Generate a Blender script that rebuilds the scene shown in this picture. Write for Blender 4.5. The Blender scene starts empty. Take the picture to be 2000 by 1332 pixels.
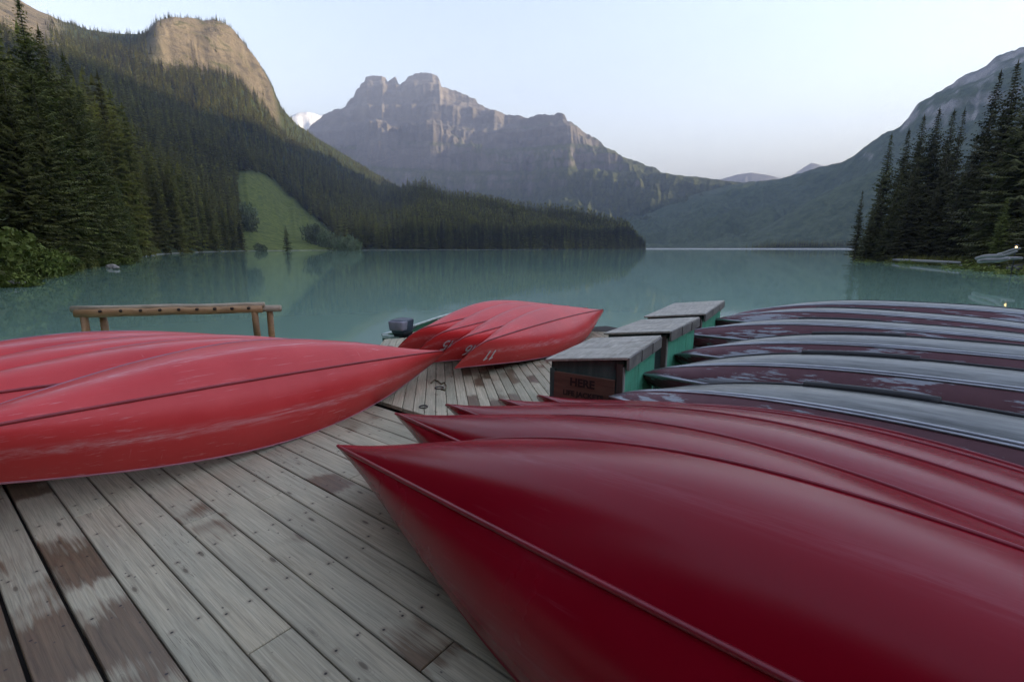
import bpy, bmesh, math, random
import numpy as np
from mathutils import Vector, Matrix

R = math.radians
SC = bpy.context.scene
COL = SC.collection
# ------------------------------------------------------------------ camera, sky, sun, exposure
CAM_H = 1.6406
FPX = 944.4                      # focal length in pixels of the 2000 px wide photograph (17 mm)
PITCH = math.atan(181.5 / FPX)
WATER = -0.45
SUN_AZ, SUN_EL = R(92.0), R(14.0)   # azimuth measured from the view direction towards the right

cd = bpy.data.cameras.new('camera')
cam = bpy.data.objects.new('camera', cd)
COL.objects.link(cam)
cam.location = (0, 0, CAM_H)
cam.rotation_euler = (math.pi / 2 - PITCH, 0, 0)
cd.sensor_width = 36.0
cd.lens = 36.0 * FPX / 2000.0
cd.clip_start = 0.02
cd.clip_end = 60000.0
SC.camera = cam

world = bpy.data.worlds.new('World')
SC.world = world
world.use_nodes = True
wn = world.node_tree
bg = wn.nodes['Background']
sky = wn.nodes.new('ShaderNodeTexSky')
sky.sky_type = 'NISHITA'
sky.sun_disc = False
sky.sun_elevation = SUN_EL
sky.sun_rotation = SUN_AZ
sky.altitude = 1800
sky.air_density = 1.6
sky.dust_density = 0.35
sky.ozone_density = 1.3
tint = wn.nodes.new('ShaderNodeMix'); tint.data_type = 'RGBA'; tint.blend_type = 'MULTIPLY'; tint.inputs[0].default_value = 1.0
tint.inputs[7].default_value = (1.16, 0.905, 0.855, 1)      # the warm white balance of the photograph
wn.links.new(sky.outputs[0], tint.inputs[6])
wn.links.new(tint.outputs[2], bg.inputs[0])
bg.inputs[1].default_value = 0.15

sd = bpy.data.lights.new('sun', 'SUN')
sun = bpy.data.objects.new('sun', sd)
COL.objects.link(sun)
sd.energy = 5.0
sd.angle = R(0.5)
sd.color = (1.0, 0.82, 0.56)
sdir = Vector((math.sin(SUN_AZ) * math.cos(SUN_EL), math.cos(SUN_AZ) * math.cos(SUN_EL), math.sin(SUN_EL)))
sun.rotation_euler = sdir.to_track_quat('Z', 'Y').to_euler()
sun.location = (20, 5, 30)

SC.view_settings.view_transform = 'Standard'
SC.view_settings.look = 'None'
SC.view_settings.gamma = 1.0
SC.view_settings.use_curve_mapping = False
SC.view_settings.exposure = 2.22
SC.render.engine = 'CYCLES'
cy = SC.cycles
cy.use_denoising = True
cy.max_bounces = 6
cy.diffuse_bounces = 2
cy.glossy_bounces = 3
cy.transmission_bounces = 2
cy.volume_bounces = 0
cy.transparent_max_bounces = 4
cy.caustics_reflective = False
cy.caustics_refractive = False
cy.sample_clamp_indirect = 4.0

# ------------------------------------------------------------------ helpers
def ray(px, py):
    c, s = math.cos(PITCH), math.sin(PITCH)
    dx, du = (px - 1000) / FPX, (666 - py) / FPX
    return np.array([dx, c + s * du, -s + c * du])
def at_z(px, py, z):
    v = ray(px, py)
    return v * ((z - CAM_H) / v[2]) + np.array([0, 0, CAM_H])
def at_r(px, py, r):
    v = ray(px, py)
    return v * (r / math.hypot(v[0], v[1])) + np.array([0, 0, CAM_H])
def az_of(px, py):
    v = ray(px, py)
    return math.atan2(v[0], v[1])
def tan_el(px, py):
    v = ray(px, py)
    return v[2] / math.hypot(v[0], v[1])

def props(o, label=None, cat=None, group=None, kind=None):
    if label: o['label'] = label
    if cat: o['category'] = cat
    if group: o['group'] = group
    if kind: o['kind'] = kind
    return o
def link(o, parent=None):
    COL.objects.link(o)
    if parent is not None:
        o.parent = parent
    return o
def mesh_np(name, V, Fq=None, Ft=None, smooth=True):
    """fast mesh from arrays: V (n,3), quads (m,4), triangles (k,3)"""
    me = bpy.data.meshes.new(name)
    V = np.asarray(V, np.float32)
    loops, starts, tot = [], [], 0
    nq = 0 if Fq is None else len(Fq)
    nt = 0 if Ft is None else len(Ft)
    me.vertices.add(len(V))
    me.vertices.foreach_set('co', V.ravel())
    li = []
    if nq: li.append(np.asarray(Fq, np.int32).ravel())
    if nt: li.append(np.asarray(Ft, np.int32).ravel())
    li = np.concatenate(li)
    me.loops.add(len(li))
    me.loops.foreach_set('vertex_index', li)
    me.polygons.add(nq + nt)
    st = np.concatenate([np.arange(nq, dtype=np.int32) * 4, nq * 4 + np.arange(nt, dtype=np.int32) * 3]).astype(np.int32)
    me.polygons.foreach_set('loop_start', st)
    me.polygons.foreach_set('use_smooth', np.full(nq + nt, smooth, dtype=bool))
    me.update(calc_edges=True)
    me.validate()
    return me
def obj(name, me, mat=None, parent=None):
    o = bpy.data.objects.new(name, me)
    if mat is not None and not me.materials:
        me.materials.append(mat)
    return link(o, parent)
def empty(name, loc=(0, 0, 0), rot=(0, 0, 0)):
    o = bpy.data.objects.new(name, None)
    o.empty_display_size = 0.2
    o.location = loc
    o.rotation_euler = rot
    return link(o)
class MB:
    """collects boxes, tubes and sheets into one mesh"""
    def __init__(s): s.v, s.f = [], []
    def add(s, vs, fs):
        b = len(s.v)
        s.v += [tuple(map(float, v)) for v in vs]
        s.f += [tuple(b + i for i in f) for f in fs]
        return s
    def box(s, c, d, M=None, bev=0.0):
        x, y, z = d[0] / 2, d[1] / 2, d[2] / 2
        if bev <= 0:
            vs = [(sx * x, sy * y, sz * z) for sz in (-1, 1) for sy in (-1, 1) for sx in (-1, 1)]
            fs = [(0, 2, 3, 1), (4, 5, 7, 6), (0, 1, 5, 4), (2, 6, 7, 3), (0, 4, 6, 2), (1, 3, 7, 5)]
        else:
            b = bev
            def ringv(k, zz): return [(-x + k, -y + k, zz), (x - k, -y + k, zz), (x - k, y - k, zz), (-x + k, y - k, zz)]
            vs = ringv(b, -z) + ringv(0, -z + b) + ringv(0, z - b) + ringv(b, z)
            fs = [(3, 2, 1, 0), (12, 13, 14, 15)]
            for k in range(3):
                for i in range(4):
                    j = (i + 1) % 4
                    fs.append((4 * k + i, 4 * k + j, 4 * k + 4 + j, 4 * k + 4 + i))
        if M is not None:
            vs = [tuple(M @ Vector(v)) for v in vs]
        return s.add([(v[0] + c[0], v[1] + c[1], v[2] + c[2]) for v in vs], fs)
    def tube(s, pts, rad, n=8, cap=True):
        pts = [Vector(p) for p in pts]
        if not hasattr(rad, '__len__'): rad = [rad] * len(pts)
        vs, fs = [], []
        up = Vector((0, 0, 1))
        for i, p in enumerate(pts):
            t = (pts[min(i + 1, len(pts) - 1)] - pts[max(i - 1, 0)]).normalized()
            a = t.cross(up)
            if a.length < 1e-3: a = t.cross(Vector((1, 0, 0)))
            a.normalize(); b = t.cross(a)
            for k in range(n):
                w = 2 * math.pi * k / n
                vs.append(p + (a * math.cos(w) + b * math.sin(w)) * rad[i])
        for i in range(len(pts) - 1):
            for k in range(n):
                j = (k + 1) % n
                fs.append((i * n + k, i * n + j, (i + 1) * n + j, (i + 1) * n + k))
        if cap:
            fs.append(tuple(range(n))[::-1]); fs.append(tuple(range((len(pts) - 1) * n, len(pts) * n)))
        return s.add(vs, fs)
    def mesh(s, name, smooth=False):
        me = bpy.data.meshes.new(name)
        me.from_pydata(s.v, [], s.f)
        bm = bmesh.new(); bm.from_mesh(me)
        bmesh.ops.recalc_face_normals(bm, faces=bm.faces)
        bm.to_mesh(me); bm.free()
        if smooth:
            me.polygons.foreach_set('use_smooth', [True] * len(me.polygons))
        me.update()
        return me
    def obj(s, name, mat, parent=None, smooth=False):
        return obj(name, s.mesh(name, smooth), mat, parent)

# numpy value noise
_rs = np.random.RandomState(7)
_TAB = _rs.rand(256, 256).astype(np.float64)
def vnoise(x, y):
    xi, yi = np.floor(x).astype(int), np.floor(y).astype(int)
    fx, fy = x - xi, y - yi
    fx = fx * fx * (3 - 2 * fx); fy = fy * fy * (3 - 2 * fy)
    a = _TAB[xi & 255, yi & 255]; b = _TAB[(xi + 1) & 255, yi & 255]
    c = _TAB[xi & 255, (yi + 1) & 255]; d = _TAB[(xi + 1) & 255, (yi + 1) & 255]
    return (a * (1 - fx) + b * fx) * (1 - fy) + (c * (1 - fx) + d * fx) * fy
def fbm(x, y, o=5, g=0.5, lac=2.03):
    s, a, t = 0.0, 1.0, 0.0
    for i in range(o):
        s = s + a * (vnoise(x + 17.3 * i, y + 9.1 * i) - 0.5); t += a
        a *= g; x = x * lac; y = y * lac
    return s / t * 2
def ridged(x, y, o=5):
    s, a, t = 0.0, 1.0, 0.0
    for i in range(o):
        s = s + a * (1 - np.abs(2 * vnoise(x + 31.7 * i, y + 5.9 * i) - 1)); t += a
        a *= 0.5; x = x * 2.1; y = y * 2.1
    return s / t
def sstep(a, b, x):
    t = np.clip((x - a) / (b - a), 0, 1)
    return t * t * (3 - 2 * t)

# ------------------------------------------------------------------ materials
class NT:
    def __init__(s, name):
        s.m = bpy.data.materials.new(name); s.m.use_nodes = True
        s.t = s.m.node_tree; s.n = s.t.nodes; s.L = s.t.links
        s.b = s.n['Principled BSDF']
    def new(s, typ, **kw):
        n = s.n.new(typ)
        for k, v in kw.items():
            if k.startswith('i_'):
                key = k[2:]
                n.inputs[int(key) if key.isdigit() else key].default_value = v
            else: setattr(n, k, v)
        return n
    def lk(s, a, b): s.L.new(a, b); return s
    def val(s, sock, v):
        if hasattr(v, 'is_output'): s.lk(v, sock)
        else: sock.default_value = v
    def math(s, op, a, b=0.0, c=None, clamp=False):
        n = s.n.new('ShaderNodeMath'); n.operation = op; n.use_clamp = clamp
        s.val(n.inputs[0], a); s.val(n.inputs[1], b)
        if c is not None: s.val(n.inputs[2], c)
        return n.outputs[0]
    def mix(s, fac, a, b, mode='MIX'):
        n = s.n.new('ShaderNodeMix'); n.data_type = 'RGBA'; n.blend_type = mode
        s.val(n.inputs[0], fac)
        for sk, v in ((n.inputs[6], a), (n.inputs[7], b)):
            if hasattr(v, 'is_output'): s.lk(v, sk)
            else: sk.default_value = (*v, 1) if len(v) == 3 else v
        return n.outputs[2]
    def ramp(s, fac, pts, interp='LINEAR'):
        n = s.n.new('ShaderNodeValToRGB'); e = n.color_ramp.elements; n.color_ramp.interpolation = interp
        while len(e) < len(pts): e.new(0.5)
        for k, (p, c) in enumerate(pts):
            e[k].position = p
            e[k].color = (c, c, c, 1) if not hasattr(c, '__len__') else (*c, 1)
        s.val(n.inputs[0], fac)
        return n.outputs[0]
    def coord(s, kind='Object', scale=(1, 1, 1), rand=False, rot=(0, 0, 0)):
        if kind == 'Position':
            o = s.new('ShaderNodeNewGeometry').outputs['Position']
        else:
            o = s.new('ShaderNodeTexCoord').outputs[kind]
        if rand:
            oi = s.new('ShaderNodeObjectInfo')
            k = s.new('ShaderNodeVectorMath', operation='SCALE'); k.inputs[0].default_value = (37.0, 91.0, 53.0)
            s.lk(oi.outputs['Random'], k.inputs['Scale'])
            a = s.new('ShaderNodeVectorMath', operation='ADD'); s.lk(o, a.inputs[0]); s.lk(k.outputs[0], a.inputs[1]); o = a.outputs[0]
        mp = s.new('ShaderNodeMapping'); mp.inputs['Scale'].default_value = scale; mp.inputs['Rotation'].default_value = rot
        s.lk(o, mp.inputs[0])
        return mp.outputs[0]
    def noise(s, vec, scale=1.0, detail=5.0, rough=0.55, dist=0.0):
        n = s.new('ShaderNodeTexNoise'); s.lk(vec, n.inputs['Vector'])
        n.inputs['Scale'].default_value = scale; n.inputs['Detail'].default_value = detail
        n.inputs['Roughness'].default_value = rough; n.inputs['Distortion'].default_value = dist
        return n.outputs[0]
    def voro(s, vec, scale=1.0, feature='F1', out='Distance'):
        n = s.new('ShaderNodeTexVoronoi', feature=feature); s.lk(vec, n.inputs['Vector']); n.inputs['Scale'].default_value = scale
        return n.outputs[out]
    def bump(s, h, strength=0.3, dist=0.01):
        n = s.new('ShaderNodeBump'); n.inputs['Strength'].default_value = strength; n.inputs['Distance'].default_value = dist
        s.lk(h, n.inputs['Height']); s.lk(n.outputs[0], s.b.inputs['Normal'])
    def set(s, color=None, rough=None, metal=None, spec=None):
        for k, v in (('Base Color', color), ('Roughness', rough), ('Metallic', metal), ('Specular IOR Level', spec)):
            if v is None: continue
            if hasattr(v, 'is_output'): s.lk(v, s.b.inputs[k])
            elif k == 'Base Color': s.b.inputs[k].default_value = (*v, 1)
            else: s.b.inputs[k].default_value = v
        return s.m

def plain(name, c, rough=0.6, metal=0.0, var=0.25, scale=6.0):
    t = NT(name)
    n = t.noise(t.coord('Object', rand=True), scale, 6)
    col = t.mix(t.ramp(n, [(0.3, 0.0), (0.7, 1.0)]), tuple(x * (1 - var) for x in c), tuple(min(1, x * (1 + var)) for x in c))
    t.set(col, rough, metal)
    return t.m

def mat_plank():
    t = NT('weathered_plank')
    oi = t.new('ShaderNodeObjectInfo')
    sep = t.new('ShaderNodeSeparateColor'); t.lk(oi.outputs['Color'], sep.inputs[0])
    stain_amt, tone, green = sep.outputs[0], sep.outputs[1], sep.outputs[2]
    g = t.noise(t.coord('Object', (1.2, 34, 10), rand=True), 1.6, 7, 0.65, 0.6)
    g2 = t.noise(t.coord('Object', (2.5, 120, 30), rand=True), 1.5, 4, 0.6)
    big = t.noise(t.coord('Object', (0.9, 2.2, 1), rand=True), 1.0, 4)
    col = t.mix(t.ramp(g, [(0.28, 0.0), (0.5, 0.55), (0.75, 1.0)]), (0.30, 0.238, 0.145), (0.61, 0.52, 0.345))
    col = t.mix(t.ramp(g2, [(0.35, 0.45), (0.55, 0.0)]), col, (0.13, 0.115, 0.09))
    col = t.mix(t.ramp(big, [(0.35, 0.0), (0.7, 0.55)]), col, (0.40, 0.37, 0.27))
    crk = t.noise(t.coord('Object', (1.1, 60, 1), rand=True), 1.0, 3, 0.5, 1.2)
    col = t.mix(t.math('MULTIPLY', t.ramp(crk, [(0.485, 0.0), (0.497, 1.0), (0.503, 1.0), (0.515, 0.0)]), t.ramp(big, [(0.5, 0.0), (0.62, 0.8)])), col, (0.07, 0.055, 0.04))
    # per board tone
    hsv = t.new('ShaderNodeHueSaturation'); t.lk(col, hsv.inputs['Color'])
    t.lk(t.math('ADD', t.math('MULTIPLY', tone, 0.55), 0.80), hsv.inputs['Value'])
    hsv.inputs['Saturation'].default_value = 0.95
    col = hsv.outputs[0]
    # knots
    kv = t.coord('Object', (2.3, 7.5, 1), rand=True)
    kd = t.voro(kv, 1.0)
    kmask = t.ramp(kd, [(0.045, 1.0), (0.10, 0.0)])
    kring = t.ramp(t.math('SINE', t.math('MULTIPLY', kd, 130.0)), [(0.3, 0.0), (0.8, 0.5)])
    kfar = t.math('MULTIPLY', kring, t.ramp(kd, [(0.10, 1.0), (0.2, 0.0)]))
    col = t.mix(t.math('MULTIPLY', kfar, 0.55), col, (0.15, 0.115, 0.08))
    col = t.mix(t.math('MULTIPLY', kmask, 0.75), col, (0.09, 0.062, 0.04))
    # damp brown stains with soft ragged ends
    sv = t.coord('Object', (1.55, 1.1, 1), rand=True)
    sn = t.math('ADD', t.noise(sv, 1.0, 2, 0.5), t.math('MULTIPLY', t.math('SUBTRACT', g, 0.5), 0.30))
    thr = t.math('SUBTRACT', 0.90, t.math('MULTIPLY', stain_amt, 0.50))
    sm = t.math('MULTIPLY', t.math('SUBTRACT', sn, thr), 16.0, clamp=True)
    sc_ = t.mix(t.ramp(g, [(0.35, 0.0), (0.65, 1.0)]), (0.075, 0.043, 0.023), (0.17, 0.098, 0.050))
    col = t.mix(t.math('MULTIPLY', sm, 0.88), col, sc_)
    # algae towards green
    col = t.mix(t.math('MULTIPLY', green, t.ramp(big, [(0.4, 0.0), (0.65, 0.7)])), col, (0.16, 0.16, 0.085))
    # nails: pairs every 0.6 m, rust halo
    tc = t.new('ShaderNodeTexCoord'); sx = t.new('ShaderNodeSeparateXYZ'); t.lk(tc.outputs['Object'], sx.inputs[0])
    px = t.math('SUBTRACT', t.math('FLOORED_MODULO', t.math('ADD', sx.outputs[0], t.math('MULTIPLY', oi.outputs['Random'], 0.05)), 0.6), 0.3)
    py = t.math('SUBTRACT', t.math('ABSOLUTE', sx.outputs[1]), 0.052)
    nd = t.math('SQRT', t.math('ADD', t.math('MULTIPLY', px, px), t.math('MULTIPLY', py, py)))
    col = t.mix(t.math('MULTIPLY', t.ramp(nd, [(0.004, 0.55), (0.022, 0.0)]), 0.8), col, (0.13, 0.08, 0.05))
    col = t.mix(t.ramp(nd, [(0.0045, 1.0), (0.006, 0.0)]), col, (0.035, 0.028, 0.025))
    spk = t.voro(t.coord('Object', (9, 16, 1), rand=True), 1.0)
    col = t.mix(t.ramp(spk, [(0.05, 0.8), (0.085, 0.0)]), col, (0.07, 0.055, 0.045))
    # darker edges where dirt sits in the joint
    ey = t.ramp(t.math('ABSOLUTE', sx.outputs[1]), [(0.080, 0.0), (0.094, 0.6)])
    col = t.mix(t.math('MULTIPLY', ey, t.ramp(big, [(0.3, 0.3), (0.7, 1.0)])), col, (0.10, 0.075, 0.055))
    t.set(col, t.math('SUBTRACT', 0.78, t.math('MULTIPLY', sm, 0.30)))
    t.bump(t.math('ADD', t.math('MULTIPLY', g, 0.7), t.math('MULTIPLY', g2, 0.5)), 0.35, 0.004)
    return t.m

def mat_red(name, dark, light, rough, scuff, scuffcol):
    t = NT(name)
    v = t.coord('Object', rand=True)
    n = t.noise(v, 1.3, 5)
    col = t.mix(t.ramp(n, [(0.3, 0.0), (0.72, 1.0)]), dark, light)
    s1 = t.noise(t.coord('Object', (0.7, 16, 16), rand=True), 3.0, 6, 0.7)
    s2 = t.noise(v, 2.0, 3)
    m = t.math('MULTIPLY', t.ramp(s1, [(0.58, 0.0), (0.72, 1.0)]), t.ramp(s2, [(0.42, 0.0), (0.62, 1.0)]))
    # scratches across the hull
    s3 = t.noise(t.coord('Object', (26, 1.3, 1.3), rand=True, rot=(0, 0, 0.2)), 2.0, 4, 0.7)
    m3 = t.math('MULTIPLY', t.ramp(s3, [(0.66, 0.0), (0.72, 1.0)]), t.ramp(s2, [(0.5, 0.0), (0.6, 1.0)]))
    # rubbed bilge and keel
    at = t.new('ShaderNodeAttribute', attribute_name='girth')
    ag = t.math('ABSOLUTE', at.outputs['Fac'])
    bil = t.math('MULTIPLY', t.ramp(ag, [(0.45, 0.0), (0.60, 1.0), (0.70, 0.0)]), t.ramp(s1, [(0.40, 0.0), (0.60, 1.0)]))
    mm = t.math('MULTIPLY', t.math('ADD', t.math('ADD', m, t.math('MULTIPLY', m3, 0.6)), t.math('MULTIPLY', bil, 0.7), clamp=True), scuff)
    col = t.mix(mm, col, scuffcol)
    fine = t.noise(v, 140.0, 3)
    t.set(col, t.math('ADD', rough, t.math('MULTIPLY', t.math('SUBTRACT', n, 0.5), 0.18)))
    t.b.inputs['Specular IOR Level'].default_value = 0.26 if 'deep' in name else 0.4
    t.bump(t.math('ADD', t.math('MULTIPLY', fine, 0.25), t.noise(v, 3.0, 2)), 0.10, 0.006)
    return t.m

def mat_alu():
    t = NT('aluminium_flaking_paint')
    at = t.new('ShaderNodeAttribute', attribute_name='girth')
    ag = t.math('ABSOLUTE', at.outputs['Fac'])       # 0 keel, 1 gunwale
    v = t.coord('Object', rand=True)
    st = t.noise(t.coord('Object', (0.8, 7, 7), rand=True), 3.2, 8, 0.68)
    nz = t.noise(v, 1.1, 3)
    # paint survives between keel flat and the rub rail
    edge = t.math('LESS_THAN', ag, 0.532)
    keepn = t.math('ADD', st, t.math('MULTIPLY', t.math('SUBTRACT', nz, 0.5), 0.7))
    keepn = t.math('ADD', keepn, t.math('MULTIPLY', ag, 0.40))
    keep = t.math('MULTIPLY', edge, t.ramp(keepn, [(0.535, 0.0), (0.555, 1.0)]))
    paint = t.mix(t.noise(v, 9.0, 5), (0.085, 0.022, 0.030), (0.16, 0.055, 0.062))
    met = t.mix(t.ramp(st, [(0.35, 0.0), (0.65, 1.0)]), (0.105, 0.108, 0.102), (0.225, 0.228, 0.215))
    dull = t.math('MULTIPLY', edge, 1.0)
    met = t.mix(t.math('MULTIPLY', dull, 0.6), met, (0.36, 0.36, 0.38))
    t.set(t.mix(keep, met, paint), t.math('ADD', 0.30, t.math('ADD', t.math('MULTIPLY', keep, 0.25), t.math('MULTIPLY', st, 0.12))),
          t.math('MULTIPLY', t.math('SUBTRACT', 1.0, keep), 0.85))
    t.bump(t.math('ADD', t.math('MULTIPLY', keep, 0.5), t.math('MULTIPLY', t.noise(v, 2.2, 3), 1.2)), 0.2, 0.006)
    return t.m

def mat_wood(name, a, b, scale=(1, 14, 14), rough=0.7, dirt=0.0):
    t = NT(name)
    g = t.noise(t.coord('Object', scale, rand=True), 2.0, 7, 0.65, 0.5)
    col = t.mix(t.ramp(g, [(0.3, 0.0), (0.7, 1.0)]), a, b)
    if dirt:
        d = t.noise(t.coord('Object', rand=True), 3.0, 6, 0.65)
        col = t.mix(t.ramp(d, [(0.48, 0.0), (0.62, dirt)]), col, (0.06, 0.06, 0.05))
    t.set(col, rough)
    t.bump(g, 0.4, 0.004)
    return t.m

def mat_foliage(name, dark, light, rnd=0.35, scale=0.9, through=0.0):
    t = NT(name)
    oi = t.new('ShaderNodeObjectInfo')
    n = t.noise(t.coord('Object', rand=True), scale, 4, 0.6)
    col = t.mix(t.ramp(n, [(0.32, 0.0), (0.68, 1.0)]), dark, light)
    h = t.new('ShaderNodeHueSaturation'); t.lk(col, h.inputs['Color'])
    t.lk(t.math('ADD', 0.485, t.math('MULTIPLY', oi.outputs['Random'], 0.025)), h.inputs['Hue'])
    t.lk(t.math('ADD', 1 - rnd, t.math('MULTIPLY', oi.outputs['Random'], 2 * rnd)), h.inputs['Value'])
    t.set(h.outputs[0], 0.75, spec=0.2)
    if through:      # light passing through the thin needle sprays
        tr = t.new('ShaderNodeBsdfTranslucent'); t.lk(h.outputs[0], tr.inputs['Color'])
        mx = t.new('ShaderNodeMixShader'); mx.inputs[0].default_value = through
        t.lk(t.b.outputs[0], mx.inputs[1]); t.lk(tr.outputs[0], mx.inputs[2]); t.lk(mx.outputs[0], t.n['Material Output'].inputs['Surface'])
    return t.m

def mat_rockmountain(name, rockA, rockB, veg, veg_z, strata=0.012, snow=None):
    t = NT(name)
    P = t.coord('Position')
    geo = t.new('ShaderNodeNewGeometry')
    sp = t.new('ShaderNodeSeparateXYZ'); t.lk(geo.outputs['Position'], sp.inputs[0])
    sn = t.new('ShaderNodeSeparateXYZ'); t.lk(geo.outputs['Normal'], sn.inputs[0])
    n1 = t.noise(P, 0.004, 8, 0.62)
    warp = t.math('ADD', t.math('MULTIPLY', sp.outputs[2], strata), t.math('MULTIPLY', n1, 5.0))
    cv = t.new('ShaderNodeCombineXYZ'); t.lk(warp, cv.inputs[2]); t.lk(t.math('MULTIPLY', sp.outputs[0], 0.0006), cv.inputs[0])
    band = t.noise(cv.outputs[0], 4.0, 6, 0.7)
    col = t.mix(t.ramp(band, [(0.3, 0.0), (0.7, 1.0)]), rockA, rockB)
    streak = t.noise(t.coord('Position', (0.02, 0.02, 0.002)), 1.0, 6, 0.65)
    col = t.mix(t.ramp(streak, [(0.46, 0.0), (0.70, 0.38)]), col, tuple(x * 1.5 for x in rockB))
    # vegetation on gentler and lower ground
    slope = t.math('ADD', sn.outputs[2], t.math('MULTIPLY', t.math('SUBTRACT', n1, 0.5), 0.9))
    low = t.math('SUBTRACT', 1.0, t.math('DIVIDE', t.math('ADD', sp.outputs[2], t.math('MULTIPLY', t.math('SUBTRACT', streak, 0.5), veg_z * 0.8)), veg_z))
    vm = t.math('MULTIPLY', t.math('ADD', t.math('MULTIPLY', low, 1.3), t.math('SUBTRACT', slope, 0.72)), 3.5, clamp=True)
    vn = t.noise(P, 0.06, 5, 0.7)
    vc = t.mix(t.ramp(vn, [(0.35, 0.0), (0.65, 1.0)]), veg[0], veg[1])
    col = t.mix(vm, col, vc)
    if snow:
        s = t.math('MULTIPLY', t.math('SUBTRACT', t.math('ADD', sp.outputs[2], t.math('MULTIPLY', n1, 500.0)), snow), 0.01, clamp=True)
        col = t.mix(s, col, (0.8, 0.8, 0.82))
    t.set(col, 0.9, spec=0.1)
    bh = t.math('ADD', t.math('MULTIPLY', n1, 1.0), t.math('MULTIPLY', t.noise(P, 0.03, 7, 0.65), 0.5))
    t.bump(bh, 0.8, 25.0)
    return t.m

M = {}
M['plank'] = mat_plank()
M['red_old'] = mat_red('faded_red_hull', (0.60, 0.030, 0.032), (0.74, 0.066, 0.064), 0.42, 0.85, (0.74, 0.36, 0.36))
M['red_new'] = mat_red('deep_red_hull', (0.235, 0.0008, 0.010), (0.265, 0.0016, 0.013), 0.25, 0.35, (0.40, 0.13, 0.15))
M['red_trim_old'] = plain('faded_red_trim', (0.40, 0.16, 0.19), 0.45)
M['red_trim_new'] = plain('red_trim', (0.24, 0.012, 0.022), 0.35)
M['keel_old'] = plain('faded_red_keel', (0.30, 0.03, 0.035), 0.45)
M['keel_new'] = plain('red_keel', (0.22, 0.010, 0.02), 0.33)
M['alu'] = mat_alu()
M['alu_rail'] = plain('dull_aluminium', (0.40, 0.40, 0.42), 0.38, 0.8)
M['black_rubber'] = plain('black_rubber', (0.014, 0.013, 0.014), 0.55)
M['white_print'] = plain('white_numbers', (0.72, 0.70, 0.70), 0.5, var=0.1)
M['lid_wood'] = mat_wood('grey_lid_wood', (0.32, 0.28, 0.225), (0.60, 0.55, 0.46), (14, 1, 14), 0.8, 0.25)
M['trim_wood'] = mat_wood('grey_trim_wood', (0.13, 0.115, 0.10), (0.25, 0.23, 0.20), (14, 1.5, 3), 0.8, 0.3)
M['green_lit'] = mat_wood('lit_green_painted_board', (0.07, 0.33, 0.20), (0.13, 0.48, 0.30), (9, 9, 1), 0.55, 0.25)  # right box sides: sky light brightened into the green
M['green_shaded'] = mat_wood('shaded_weathered_green_board', (0.035, 0.075, 0.065), (0.10, 0.14, 0.125), (9, 9, 1), 0.7, 0.5)  # same green with the shade of the front painted in, plus dirt
M['sign_wood'] = mat_wood('brown_sign_board', (0.10, 0.045, 0.030), (0.19, 0.095, 0.060), (1.5, 9, 12), 0.65, 0.3)
M['sign_letter'] = plain('worn_dark_lettering', (0.026, 0.014, 0.012), 0.7)
M['brown_post'] = mat_wood('brown_post', (0.06, 0.038, 0.030), (0.11, 0.075, 0.06), (14, 14, 1))
M['paper'] = plain('white_label', (0.68, 0.66, 0.70), 0.7, var=0.08)
M['ink'] = plain('grey_print', (0.22, 0.2, 0.26), 0.7)
M['black_steel'] = plain('black_steel', (0.03, 0.03, 0.03), 0.5, 0.3)
M['log'] = mat_wood('varnished_pine_log', (0.32, 0.15, 0.055), (0.55, 0.32, 0.15), (1.2, 10, 10), 0.55, 0.3)
M['log_pale'] = mat_wood('bleached_log', (0.38, 0.27, 0.17), (0.60, 0.48, 0.35), (1.2, 10, 10), 0.65, 0.2)
M['log_end'] = plain('dark_log_end', (0.05, 0.028, 0.018), 0.8)
M['boat_green'] = plain('green_boat_paint', (0.035, 0.12, 0.06), 0.45)
M['boat_rim'] = plain('pale_boat_rim', (0.55, 0.60, 0.52), 0.4)
M['motor'] = plain('dark_motor_cover', (0.045, 0.055, 0.075), 0.35)
M['motor_panel'] = plain('pale_motor_panel', (0.26, 0.24, 0.28), 0.45)
M['bark'] = mat_wood('spruce_bark', (0.055, 0.042, 0.034), (0.13, 0.105, 0.085), (6, 6, 1), 0.9)
M['needles'] = mat_foliage('spruce_needles', (0.052, 0.060, 0.015), (0.205, 0.205, 0.05), 0.22, 0.6)
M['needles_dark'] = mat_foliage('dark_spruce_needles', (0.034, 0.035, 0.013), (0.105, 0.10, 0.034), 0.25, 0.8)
M['needles_lime'] = mat_foliage('young_larch_needles', (0.09, 0.12, 0.02), (0.16, 0.19, 0.04), 0.1, 1.5)
M['needles_far'] = mat_foliage('forest_needles', (0.085, 0.088, 0.022), (0.27, 0.245, 0.055), 0.40, 0.25, 0.5)
M['leaf'] = mat_foliage('willow_leaves', (0.085, 0.105, 0.018), (0.19, 0.21, 0.045), 0.2, 1.5)
M['leaf_grey'] = mat_foliage('greygreen_leaves', (0.10, 0.125, 0.06), (0.20, 0.22, 0.115), 0.2, 0.8, 0.3)
M['grass'] = mat_foliage('bank_grass', (0.10, 0.115, 0.02), (0.22, 0.20, 0.055), 0.15, 0.6)
M['drift'] = mat_wood('grey_driftwood', (0.17, 0.15, 0.14), (0.36, 0.34, 0.33), (1, 10, 10), 0.85)
M['rock'] = plain('dark_shore_rock', (0.13, 0.12, 0.115), 0.85, var=0.5, scale=2.0)
M['palerock'] = plain('pale_shore_rock', (0.32, 0.27, 0.23), 0.85, var=0.4, scale=2.0)
M['rail_wood'] = mat_wood('pale_rail_wood', (0.25, 0.23, 0.20), (0.40, 0.38, 0.34), (6, 6, 1))
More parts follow.
